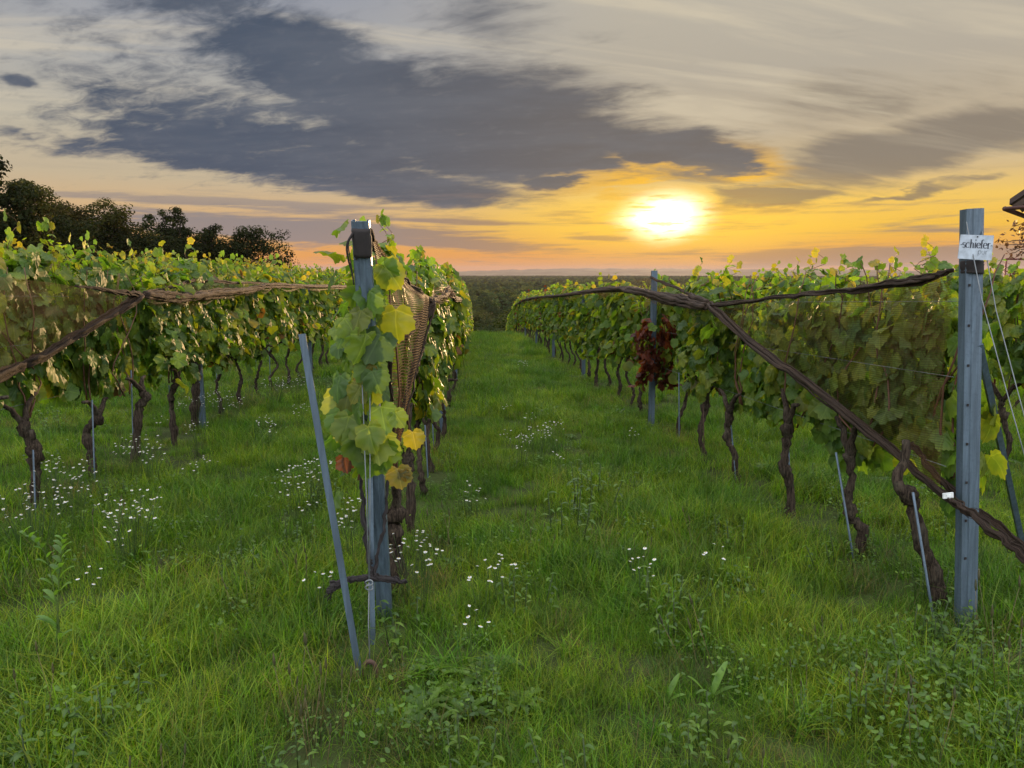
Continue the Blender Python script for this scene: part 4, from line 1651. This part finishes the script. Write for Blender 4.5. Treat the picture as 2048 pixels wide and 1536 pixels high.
# tails of the net tied to the foot of the post
G = Geo()
kn = at(746, 1155, 3.34)
roll(G, [at(722, 955, 3.5), at(728, 1030, 3.42), at(736, 1110, 3.36), kn], [.008, .014, .012, .012], 24, 21)
roll(G, [at(776, 960, 3.5), at(770, 1030, 3.44), at(758, 1100, 3.38), kn], [.008, .010, .009, .010], 24, 22)
roll(G, [at(660, 1172, 3.30), at(700, 1158, 3.32), kn, at(780, 1160, 3.36), at(812, 1166, 3.40)], [.026, .014, .020, .018, .012], 30, 23)
roll(G, [at(655, 1182, 3.28), at(690, 1162, 3.3), kn], [.014, .012, .012], 20, 24)
rr = np.random.RandomState(4)
for k in range(16):
    a = at(668, 1170 + rr.uniform(-6, 10), 3.3)
    b = at(650 + rr.uniform(-4, 12), 1185 + rr.uniform(-8, 18), 3.28)
    tube(G, [a, (a + b) / 2 + rr.normal(0, .004, 3), b], .0015, 4)
G.build('knotted_tail', M_DARK, root)
# crumpled bundle beyond
root = empty('bird_net', gM + [0, .1, 0], 'crumpled brown bird net bundled along the middle row, glowing orange', 'net', 'bird nets on the rows')
G = Geo()
pts = [gM + [0, .05, 0], at(880, 596, 5.3), at(893, 588, 5.9), at(897, 578, 6.6)]
yl = 8.0
pts += [np.array([-.22, yl, hz(-.22, yl) + 1.66]), np.array([-.22, 14, hz(-.22, 14) + 1.66]), np.array([-.22, 24, hz(-.22, 24) + 1.66]), np.array([-.22, 34, hz(-.22, 34) + 1.62])]
roll(G, pts, [.016, .020, .024, .030, .032, .032, .032], 60, 26)
G.build('roll', M_ROLL, root)
G = Geo()
sheet(G, [gM, at(868, 578, 5.2), at(885, 572, 5.8), at(905, 578, 6.3)], [gM, at(876, 610, 5.3), at(893, 602, 5.9), at(903, 588, 6.3)], 36, 16, .03, .05, 27)
G.build('netting', M_NET_TAUT, root)

# ------------------------------------------------------------------ shed roof, frame and tree at the right edge
Yh = 13.0
e0 = at(2018, 414, Yh)
gh = float(hz(e0[0], Yh))
root = empty('shed', (e0[0], Yh, gh), 'dark shed whose roof corner juts in at the right edge', 'building')
root.rotation_euler = (0, 0, R(-44))
m_roof = plain('dark_tiles', (.045, .03, .026), .8)
m_wood = plain('dark_wood', (.05, .032, .022), .8)
m_plaster = plain('grey_plaster', (.30, .27, .23), .9)
m_gut = plain('brown_gutter', (.06, .025, .02), .5)
ze = e0[2] - gh
W2, rise, DP = 3.2, 2.5, 5.5
O0 = (0, 0, 0)
G = Geo()
for x0 in (0.0, 2 * W2):
    V = []
    for yy in (0, DP):
        V += [[x0, yy, ze + .04], [W2, yy, ze + rise], [W2, yy, ze + rise + .10], [x0, yy, ze + .14]]
    G.add(V, np.array([[0, 1, 2, 3], [7, 6, 5, 4], [0, 4, 5, 1], [3, 2, 6, 7], [0, 3, 7, 4], [1, 5, 6, 2]]))
G.build('roof', m_roof, root, O0, smooth=False)
G = Geo()
xw0, xw1, yw0, yw1 = .75, 2 * W2 - .75, .5, DP - .4
V = []
for yy in (yw0, yw1):
    V += [[xw0, yy, -.4], [xw1, yy, -.4], [xw1, yy, ze + .45], [W2, yy, ze + rise - .05], [xw0, yy, ze + .45]]
G.add(V, [np.array([[0, 1, 2, 3, 4], [9, 8, 7, 6, 5]]), np.array([[0, 5, 6, 1], [1, 6, 7, 2], [4, 9, 5, 0]])])
G.build('wall', m_plaster, root, O0, smooth=False)
G = Geo()
box(G, (W2, yw0 - .03, 1.0), (1.0, .06, 2.0))
G.build('door', m_wood, root, O0, smooth=False)
for yy in np.linspace(.06, DP - .1, 8):
    G = Geo()
    a = np.array([.06, yy, ze])
    prism(G, [(-.04, -.06), (.04, -.06), (.04, .03), (-.04, .03)], a, a + [.75, 0, .75 * rise / W2], (0, 1, 0))
    G.build('rafter', m_wood, root, O0, smooth=False)
G = Geo()
tube(G, [(-.04, -.05, ze - .03), (1.4, -.05, ze + .03)], .035, 8)
tube(G, [(-.05, -.05, ze - .03), (-.05, DP, ze - .03)], .045, 8)
G.build('gutter', m_gut, root, O0)

Yf = 11.0
f0, f1 = at(2013, 518, Yf), at(2075, 519, Yf)
gf = np.array([f0[0], Yf, float(hz(f0[0], Yf))])
root = empty('metal_frame', gf, 'thin dark red metal frame behind the vines at the right edge', 'frame')
m_red = plain('dark_red_paint', (.10, .018, .015), .5)
G = Geo()
tube(G, [gf - [0, 0, .1], f0], .014, 8)
G.build('leg', m_red, root)
G = Geo()
g1_ = np.array([f1[0], Yf, float(hz(f1[0], Yf))])
tube(G, [g1_ - [0, 0, .1], f1], .014, 8)
G.build('leg', m_red, root)
G = Geo()
tube(G, [f0 - [.015, 0, 0], f1 + [.015, 0, 0]], .014, 8)
G.build('rail', m_red, root)

# small tree with reddish leaves reaching in from the right edge
Yt = 8.0
tb = at(2110, 545, Yt)
tb = np.array([tb[0], Yt, float(hz(tb[0], Yt))])
root = empty('young_tree', tb, 'young tree with small reddish leaves, twigs reaching in at the right edge', 'tree')
G = Geo()
Gl = Geo()
rr = np.random.RandomState(12)
top = at(2100, 400, Yt)
tr_ = smoothpath([tb - [0, 0, .1], tb + (top - tb) * .4 + [.03, 0, 0], top], 14)
tube(G, tr_, np.linspace(.035, .012, 14), 7, .1)
m_redleaf = leaf_mat('reddish_leaf', .35, .3, .5, veins=False)
ends = [(2030, 452), (2038, 470), (2001, 482), (2012, 490), (2025, 500), (2040, 490), (2018, 508), (2036, 512), (2015, 545), (2030, 548), (2045, 540), (2042, 458), (2055, 480), (2060, 520), (2070, 440), (2080, 470), (2090, 420), (2120, 460), (2130, 500)]
for (a, b) in ends:
    e = at(a, b, Yt + rr.uniform(-.3, .3))
    s = tr_[int(np.argmin(np.abs(tr_[:, 2] - e[2] - .02)))]
    br_ = smoothpath([s, (s + e) / 2 + [0, 0, .03], e], 8, .006, a)
    tube(G, br_, np.linspace(.009, .003, 8), 5)
    k = 16
    f_ = rr.uniform(.35, 1.05, (k, 1))
    c = s + (e - s) * f_ + rr.normal(0, .022, (k, 3))
    c[k // 2:] = e + rr.normal(0, .035, (k - k // 2, 3))
    quads(Gl, c, rr.normal(size=(k, 3)), rr.uniform(.035, .065, k), np.array([.085, .038, .022]) * rr.uniform(.5, 1.4, (k, 1)), rr, .45)
G.build('trunk', M_TBARK, root)
Gl.build('crown', m_redleaf, root)

# ------------------------------------------------------------------ grass
rs = np.random.RandomState(31)


def blades(G, n, rad, h0, h1, wdt, lean, cols, rs, seg=3, curl=1.0):
    a = rs.uniform(0, 6.28, n)
    r = rad * np.sqrt(rs.uniform(0, 1, n))
    x, y = r * np.cos(a), r * np.sin(a)
    h = rs.uniform(h0, h1, n)
    d = rs.uniform(0, 6.28, n)
    ln = rs.uniform(.1, lean, n)
    fx, fy = np.cos(d), np.sin(d)
    sx, sy = -fy, fx
    V, Cc = [], []
    cw = cols[rs.randint(len(cols), size=n)] * rs.uniform(.7, 1.3, (n, 1))
    for k in range(seg + 1):
        t = k / seg
        ww = wdt * rs.uniform(.8, 1.2, n) * (1 - t ** 1.6 * .97) * (.7 + .6 * min(t * 3, 1) * .5)
        off = ln * h * t ** 2 * curl
        zz = h * (t - .28 * ln * t ** 2.5)
        px, py = x + fx * off, y + fy * off
        for s in (-1, 1):
            V.append(np.stack([px + s * sx * ww, py + s * sy * ww, zz - .015], 1))
            Cc.append(cw * (1 + np.array([.16, .08, 0]) * t * t))
    V = np.stack(V, 1)
    Cc = np.stack(Cc, 1)
    m = 2 * (seg + 1)
    base = (np.arange(n) * m)[:, None]
    f = np.concatenate([base + np.array([[2 * k, 2 * k + 1, 2 * k + 3, 2 * k + 2]]) for k in range(seg)])
    G.add(V.reshape(-1, 3), f, Cc.reshape(-1, 3))


CG = np.array([[.080, .162, .013], [.108, .198, .016], [.134, .208, .017], [.040, .088, .010], [.156, .196, .020]])
CD = np.array([[.048, .105, .020], [.060, .125, .022], [.16, .125, .055], [.11, .12, .035]])
protos = []
for i in range(3):
    G = Geo(); blades(G, 150, .19, .06, .17, .0022, 1.0, CG, rs); protos.append(unlinked(G, 'g', M_GRASS))
for i in range(3):
    G = Geo(); blades(G, 105, .17, .10, .25, .0027, 1.2, CG, rs, 4); protos.append(unlinked(G, 'g', M_GRASS))
for i in range(2):
    G = Geo(); blades(G, 85, .15, .08, .24, .0023, 1.1, CD, rs, 4); protos.append(unlinked(G, 'g', M_GRASS))
for i in range(2):
    G = Geo(); blades(G, 50, .10, .18, .32, .0040, 1.3, CG * [.9, 1.05, .95], rs, 5); protos.append(unlinked(G, 'g', M_GRASS))


def inview(x, y, mrg=.10):
    return (y > 1.3) & (x > -(.64 + mrg) * y - .9) & (x < (.78 + mrg) * y + .9)


P, Q, S, I = [], [], [], []


def grass_zone(y0, y1, dens, s0, dryband=True):
    x0, x1 = -.75 * y1 - 1, .9 * y1 + 1
    n = int((x1 - x0) * (y1 - y0) * dens)
    x, y = rs.uniform(x0, x1, n), rs.uniform(y0, y1, n)
    k = inview(x, y) & (x > -16) & (x < 15)
    x, y = x[k], y[k]
    z = hz(x, y)
    pat = np.sin(x * 1.3 + 1.1 * np.sin(y * .8)) * np.cos(y * 1.1 + .7 * np.sin(x * 1.7)) + .5 * np.sin(x * 3.7 + y * 2.9)
    near_row = np.min(np.abs(x[:, None] - np.array([r_[0] for r_ in ROWS.values()])[None]), 1) < .28
    for a, b, c, p, nr in zip(x, y, z, pat, near_row):
        u = rs.uniform()
        if nr and u < .40: continue
        if nr and u < .6: i = 6 + rs.randint(2)
        elif p > .7 and u < .6: i = 3 + rs.randint(3)
        elif u < .03: i = 8 + rs.randint(2)
        elif u < .11: i = 6 + rs.randint(2)
        elif u < .45: i = 3 + rs.randint(3)
        else: i = rs.randint(3)
        P.append((a, b, c))
        Q.append((rs.normal(0, .10), rs.normal(0, .10), rs.uniform(0, 6.28)))
        s = s0 * rs.uniform(.75, 1.25) * (.85 + .22 * p)
        S.append((s * 1.05, s * 1.05, s * (.9 if i < 6 else .8)))
        I.append(i)


grass_zone(1.3, 3.6, 95, .95)
grass_zone(3.6, 5.5, 60, 1.0)
grass_zone(5.5, 11, 42, 1.05)
grass_zone(11, 22, 18, 1.25)
grass_zone(22, 46, 9, 1.6)
scatter('grass', P, Q, S, I, protos, label='long green meadow grass between the vine rows', cat='grass')
print('grass', len(P))

# low broad-leaved weeds in the grass
wp = []


def round_leaf(G, c, nrm, size, cols, rs):
    n = len(c)
    a = np.linspace(0, 2 * np.pi, 8, endpoint=False)
    nrm = nrm / np.linalg.norm(nrm, axis=1)[:, None]
    t = np.cross(nrm, rs.normal(size=(n, 3)))
    t /= np.linalg.norm(t, axis=1)[:, None]
    b = np.cross(nrm, t)
    s = np.asarray(size)[:, None, None]
    rim_ = np.cos(a)[None, :, None] * t[:, None] * s + np.sin(a)[None, :, None] * b[:, None] * s * .62 + nrm[:, None] * s * .12 * np.cos(2 * a)[None, :, None]
    v = np.concatenate([c[:, None], c[:, None] + rim_], 1)
    base = (np.arange(n) * 9)[:, None, None]
    f = np.array([[0, 1 + j, 1 + (j + 1) % 8] for j in range(8)])[None] + base
    G.add(v.reshape(-1, 3), f.reshape(-1, 3), np.repeat(cols, 9, 0))


CW = np.array([[.066, .140, .014], [.090, .165, .016], [.050, .105, .018]])
for i in range(3):   # clover like
    G = Geo()
    n = 70
    c = np.stack([rs.normal(0, .11, n), rs.normal(0, .11, n), rs.uniform(.05, .15, n)], 1)
    round_leaf(G, c, np.stack([rs.normal(0, .4, n), rs.normal(0, .4, n), np.ones(n)], 1), rs.uniform(.007, .015, n), CW[rs.randint(3, size=n)] * rs.uniform(.7, 1.3, (n, 1)), rs)
    wp.append(unlinked(G, 'w', M_WEED))


def long_leaf(G, base, d, L, wd, col, rs, up=.5, seg=6, droop=.8, lob=0.0):
    d = np.asarray(d, float) / np.linalg.norm(d)
    s = np.array([-d[1], d[0], 0])
    V = []
    for k in range(seg + 1):
        t = k / seg
        p = np.asarray(base) + d * L * t + np.array([0, 0, L * (up * t - droop * t * t)])
        ww = wd * (math.sin(math.pi * min(1, t * .92 + .06)) ** .7) * (1 + lob * (1 if k % 2 else -1))
        V += [p - s * ww + [0, 0, ww * .35], p, p + s * ww + [0, 0, ww * .35]]
    f = []
    for k in range(seg):
        for j in (0, 1):
            f.append([3 * k + j, 3 * k + j + 1, 3 * k + j + 4, 3 * k + j + 3])
    G.add(V, np.array(f), np.array(col) * rs.uniform(.75, 1.25))


for i in range(3):   # rosettes
    G = Geo()
    for k in range(10):
        a = k * 2.4 + rs.uniform(-.3, .3)
        long_leaf(G, (0, 0, .03), (math.cos(a), math.sin(a), 0), rs.uniform(.10, .20), rs.uniform(.014, .03), CW[rs.randint(3)], rs, .9, 9, .8, .35 if i else 0)
    wp.append(unlinked(G, 'w', M_WEED))
for i in range(2):   # leafy upright weeds
    G = Geo()
    for q in range(4):
        bx, by, hh = rs.normal(0, .06), rs.normal(0, .06), rs.uniform(.12, .24)
        tube(G, [(bx, by, 0), (bx * 1.4, by * 1.4, hh)], [.003, .002], 4, col=(.05, .08, .03))
        for k in range(9):
            a = k * 2.4
            zz = hh * (k + 1) / 9
            long_leaf(G, (bx * 1.3, by * 1.3, zz), (math.cos(a), math.sin(a), 0), rs.uniform(.022, .045), rs.uniform(.005, .010), CW[rs.randint(3)], rs, .4, 4, .6)
    wp.append(unlinked(G, 'w', M_WEED))
for i in range(2):   # brown seed heads
    G = Geo()
    for q in range(3):
        a, r_, hh = rs.uniform(0, 6.28), rs.uniform(0, .06), rs.uniform(.22, .34)
        b = np.array([r_ * math.cos(a), r_ * math.sin(a), 0])
        tp = b * 2 + [rs.normal(0, .03), rs.normal(0, .03), hh]
        tube(G, [b, (b + tp) / 2, tp], .0012, 4, col=(.12, .10, .05))
        tube(G, smoothpath([tp, tp + [.002, 0, .02], tp + [.004, 0, .045]], 6), [.0015, .004, .005, .0045, .003, .001], 6, .3, col=(.085, .085, .045))
    wp.append(unlinked(G, 'w', M_WEED))
P, Q, S, I = [], [], [], []
n = 2000
y = 1.6 + 26 * rs.uniform(0, 1, n) ** 1.9
x = rs.uniform(-1, 1, n) * (.85 * y + .8) + .06 * y
k = inview(x, y)
for a, b in zip(x[k], y[k]):
    pt = math.sin(a * 1.1 + 2 + .8 * math.sin(b * .9)) * math.cos(b * .8 + a * .5)
    u = rs.uniform()
    if pt > .84: i = rs.choice([0, 1, 2, 6, 7, 7, 6])
    elif u < .12: i = rs.randint(3)
    elif u < .145: i = 3 + rs.randint(3)
    elif u < .22: i = 6 + rs.randint(2)
    elif u < .295 and b < 5: i = 8 + rs.randint(2)
    else: continue
    P.append((a, b, float(hz(a, b)) + .01))
    Q.append((rs.normal(0, .1), rs.normal(0, .1), rs.uniform(0, 6.28)))
    s = rs.uniform(.6, 1.1) * (1 + .02 * b) * (.65 if 3 <= i <= 5 else 1)
    S.append((s, s, s))
    I.append(i)
for (a, b, q, s) in [(870, 1350, 3, .75), (950, 1370, 4, .8), (900, 1400, 5, .75), (990, 1345, 4, .7), (1360, 1205, 5, .8), (850, 1430, 4, .8), (930, 1440, 3, .75), (1040, 1420, 5, .7),
                     (450, 1180, 4, .8), (1330, 1240, 7, 1.2), (600, 1480, 8, 1.1), (640, 1470, 9, 1.1), (660, 1500, 8, 1), (1180, 1000, 7, 1.5), (1150, 1040, 6, 1.6), (1130, 1090, 7, 1.6), (1990, 1330, 9, 1.2), (2020, 1420, 8, 1.2)]:
    g = gnd(a, b)
    P.append(tuple(g)); Q.append((0, 0, rs.uniform(0, 6.28))); S.append((s, s, s)); I.append(q)
scatter('ground_cover', P, Q, S, I, wp, label='clover, rosettes and small weeds growing through the grass', cat='weeds')

# ------------------------------------------------------------------ white daisies
m_petal, n, o = new_mat('white_petal')
c = tint_attr(n)
pb = bsdf(n, c, .6, 0, .2)
tl = n.n('ShaderNodeBsdfTranslucent')
n.put(tl.inputs[0], c)
mm = n.n('ShaderNodeMixShader')
mm.inputs[0].default_value = .35
n.put(mm.inputs[1], pb)
n.put(mm.inputs[2], tl.outputs[0])
n.put(o.inputs[0], mm.outputs[0])


def daisy(nh, spread, hh, rs):
    Gs, Gb = Geo(), Geo()
    for _ in range(nh):
        a, r_ = rs.uniform(0, 6.28), spread * math.sqrt(rs.uniform())
        tp = np.array([r_ * math.cos(a), r_ * math.sin(a), hh * rs.uniform(.75, 1.12)])
        b = np.array([tp[0] * .35, tp[1] * .35, 0])
        tube(Gs, smoothpath([b, (b + tp) / 2 + [tp[0] * -.15, 0, .02], tp], 6), .0012, 4, col=(.06, .10, .035))
        nr = np.array([rs.normal(0, .25), rs.normal(0, .25), 1])
        nr /= np.linalg.norm(nr)
        t = np.cross(nr, [0, 1., .1]); t /= np.linalg.norm(t)
        bb = np.cross(nr, t)
        R_ = rs.uniform(.0068, .0118)
        an = np.linspace(0, 6.2832, 14, endpoint=False)
        rad = R_ * np.where(np.arange(14) % 2, 1.0, .78)
        v = tp + np.outer(np.cos(an) * rad, t) + np.outer(np.sin(an) * rad, bb) - nr * .001
        cen = tp + nr * .002
        Gb.add(np.vstack([cen[None], v]), np.array([[0, 1 + j, 1 + (j + 1) % 14] for j in range(14)]), np.array([.74, .76, .78]) * rs.uniform(.8, 1.1))
        v2 = tp + nr * .003 + np.outer(np.cos(an) * R_ * .36, t) + np.outer(np.sin(an) * R_ * .36, bb)
        Gb.add(np.vstack([(cen + nr * .003)[None], v2]), np.array([[0, 1 + j, 1 + (j + 1) % 14] for j in range(14)]), (.50, .40, .06))
    return Gs.mesh('stalk', M_WEED), Gb.mesh('blossom', m_petal)


rd = np.random.RandomState(9)
DA = {'big': [daisy(36, .21, .40, rd) for _ in range(3)], 'mid': [daisy(15, .12, .36, rd) for _ in range(3)], 'few': [daisy(6, .08, .28, rd) for _ in range(3)]}
spots = [  # photo pixel of the flower heads, size, where
    (130, 945, 'big', 'dense white daisy clump behind the leftmost vine trunk'), (95, 925, 'mid', 'white daisies on the right of the leftmost trunk top'),
    (150, 985, 'mid', 'white daisies between the leftmost trunk and the second one'), (60, 1000, 'big', 'white daisy clump in front of the leftmost vine trunk foot'),
    (22, 1035, 'few', 'few white daisies at the left photo edge'), (256, 1008, 'big', 'densest bright white daisy clump standing alone in the left aisle'),
    (250, 1025, 'mid', 'white daisies on the lower front side of the densest clump'), (235, 1068, 'few', 'few white daisies just below the densest clump'),
    (270, 885, 'big', 'white daisies around the foot of the curled trunk'), (300, 905, 'mid', 'white daisies right of the curled trunk'),
    (320, 838, 'few', 'single pale daisy cluster behind the curled trunk'), (385, 800, 'big', 'white daisies at the foot of the left row post'), (395, 850, 'mid', 'white daisies in front of the left row post'),
    (430, 785, 'big', 'broad white daisy drift right of the left row post'), (455, 800, 'big', 'white daisy drift before the trunk right of the row post'),
    (420, 915, 'few', 'lone white daisies in the left aisle below the row post'), (380, 930, 'few', 'sparse white daisies left of the lone ones in the aisle'),
    (550, 765, 'big', 'white daisies under the far trunks left of the long strut'), (590, 760, 'big', 'white daisies just left of the top of the long strut'),
    (600, 815, 'mid', 'white daisies left of the long strut at knee height'), (530, 850, 'mid', 'scattered white daisies mid aisle left of the long strut'),
    (525, 835, 'few', 'few white daisies above the scattered ones mid aisle'), (610, 935, 'big', 'white daisies close left of the long strut middle'), (635, 930, 'mid', 'white daisies touching the long strut'),
    (580, 965, 'mid', 'white daisies lower left of the long strut'), (610, 1005, 'few', 'few white daisies below those left of the long strut'),
    (690, 1005, 'mid', 'white daisies between the long strut and the end post'), (705, 1035, 'mid', 'white daisies low between the long strut and the end post'), (640, 1150, 'few', 'few white daisies above the knotted net tail'),
    (815, 1080, 'mid', 'white daisies right of the stump behind the end post'), (840, 1105, 'mid', 'white daisies beside the second vine of the middle row'), (850, 1070, 'few', 'few white daisies at the middle row stake'),
    (1010, 862, 'few', 'few white daisies left of the mid aisle clump'), (1075, 862, 'big', 'white daisy clump in the middle of the wide aisle'), (1110, 850, 'mid', 'white daisies right of the mid aisle clump'),
    (1040, 880, 'mid', 'white daisies front left of the mid aisle clump'), (1045, 725, 'mid', 'distant white daisies far down the wide aisle'), (1120, 905, 'few', 'few white daisies below the mid aisle clump'),
    (940, 970, 'few', 'few white daisies near the middle row in the wide aisle'), (950, 990, 'few', 'pale daisies beside the middle row in the aisle'),
    (985, 1115, 'few', 'white daisies in the near left part of the wide aisle'), (965, 1145, 'few', 'white daisies lowest in the near left aisle grass'), (1010, 1130, 'few', 'white daisies right of those in the near aisle'),
    (1435, 1100, 'few', 'white daisies before the second trunk of the right row'), (1290, 1125, 'few', 'white daisies in the near right part of the aisle'), (1280, 1105, 'few', 'small white daisies above the near right ones'),
    (945, 1228, 'few', 'lone white daisies in the foreground right of the end post'), (1265, 862, 'few', 'white daisies left of the post with red leaves'),
    (190, 1145, 'few', 'pale daisy behind the tall leafy weed'), (1060, 830, 'few', 'tiny white daisies behind the mid aisle clump'), (1010, 810, 'few', 'tiny white daisies left of centre in the far aisle')]
HT = {'big': .38, 'mid': .34, 'few': .27}
for (a, b, kd, lab) in spots:
    g = gnd(a, b, HT[kd])
    g[2] = float(hz(g[0], g[1])) - .01
    root = empty('daisy_clump', g, lab, 'flowers', 'white daisies in the grass')
    sm, bm = DA[kd][rd.randint(3)]
    rz = rd.uniform(0, 6.28)
    for nm, me in (('stalk', sm), ('blossom', bm)):
        o = child(nm, me, root)
        o.rotation_euler = (0, 0, rz)
        o.scale = (1, 1, rd.uniform(.95, 1.1) if nm == 'x' else 1)

# tall leafy weed in the left foreground, and a few individual plants
root = empty('tall_weed', gnd(112, 1360), 'tall pale green leafy weed in the left foreground', 'weed')
Gs, Gl = Geo(), Geo()
Yw = root.location[1]
for pts in ([(112, 1375), (118, 1260), (108, 1180), (92, 1110), (72, 1085), (45, 1068)], [(112, 1375), (116, 1200), (122, 1120), (128, 1075)]):
    p = smoothpath([at(a, b, Yw) for a, b in pts], 20)
    tube(Gs, p, np.linspace(.004, .0015, 20), 5, col=(.09, .14, .04))
    for k in range(3, 20):
        an = k * 2.4
        sd_ = 1 if k % 2 else -1
        long_leaf(Gl, p[k], (sd_ * rs.uniform(.5, 1), rs.uniform(-.6, .3), 0), rs.uniform(.06, .10) * (1 - k / 30), rs.uniform(.011, .018), (.10, .19, .04), rs, 1.5, 6, .7)
Gs.build('stalk', M_WEED, root)
Gl.build('foliage', M_WEED, root)
for (a, b, lab, s) in [(1420, 1400, 'upright broad light green leaf standing in the right foreground grass', 1.0), (1330, 1410, 'narrow upright green leaf in the foreground grass', .8)]:
    g = gnd(a, b)
    G = Geo()
    for k in range(3):
        aa = k * 2.2 + 1
        long_leaf(G, (0, 0, 0), (math.cos(aa), math.sin(aa) * .4, 0), .10 * s, .018 * s, (.10, .19, .04), rs, 1.9 - k * .3, 7, .5)
    o = G.build('dock_plant', M_WEED)
    o.location = [float(v) for v in g]
    tag(o, lab, 'weed')

# ------------------------------------------------------------------ haze
m_haze, n, o = new_mat('air_haze')
pv = n.n('ShaderNodeVolumePrincipled')
pv.inputs['Color'].default_value = (.52, .43, .42, 1)
pv.inputs['Density'].default_value = 0.00007
pv.inputs['Anisotropy'].default_value = 0.2
n.put(o.inputs['Volume'], pv.outputs[0])
G = Geo()
box(G, (0, 6850, 20), (28400, 14400, 160))
hz_o = G.build('haze', m_haze, smooth=False)
tag(hz_o, kind='stuff')
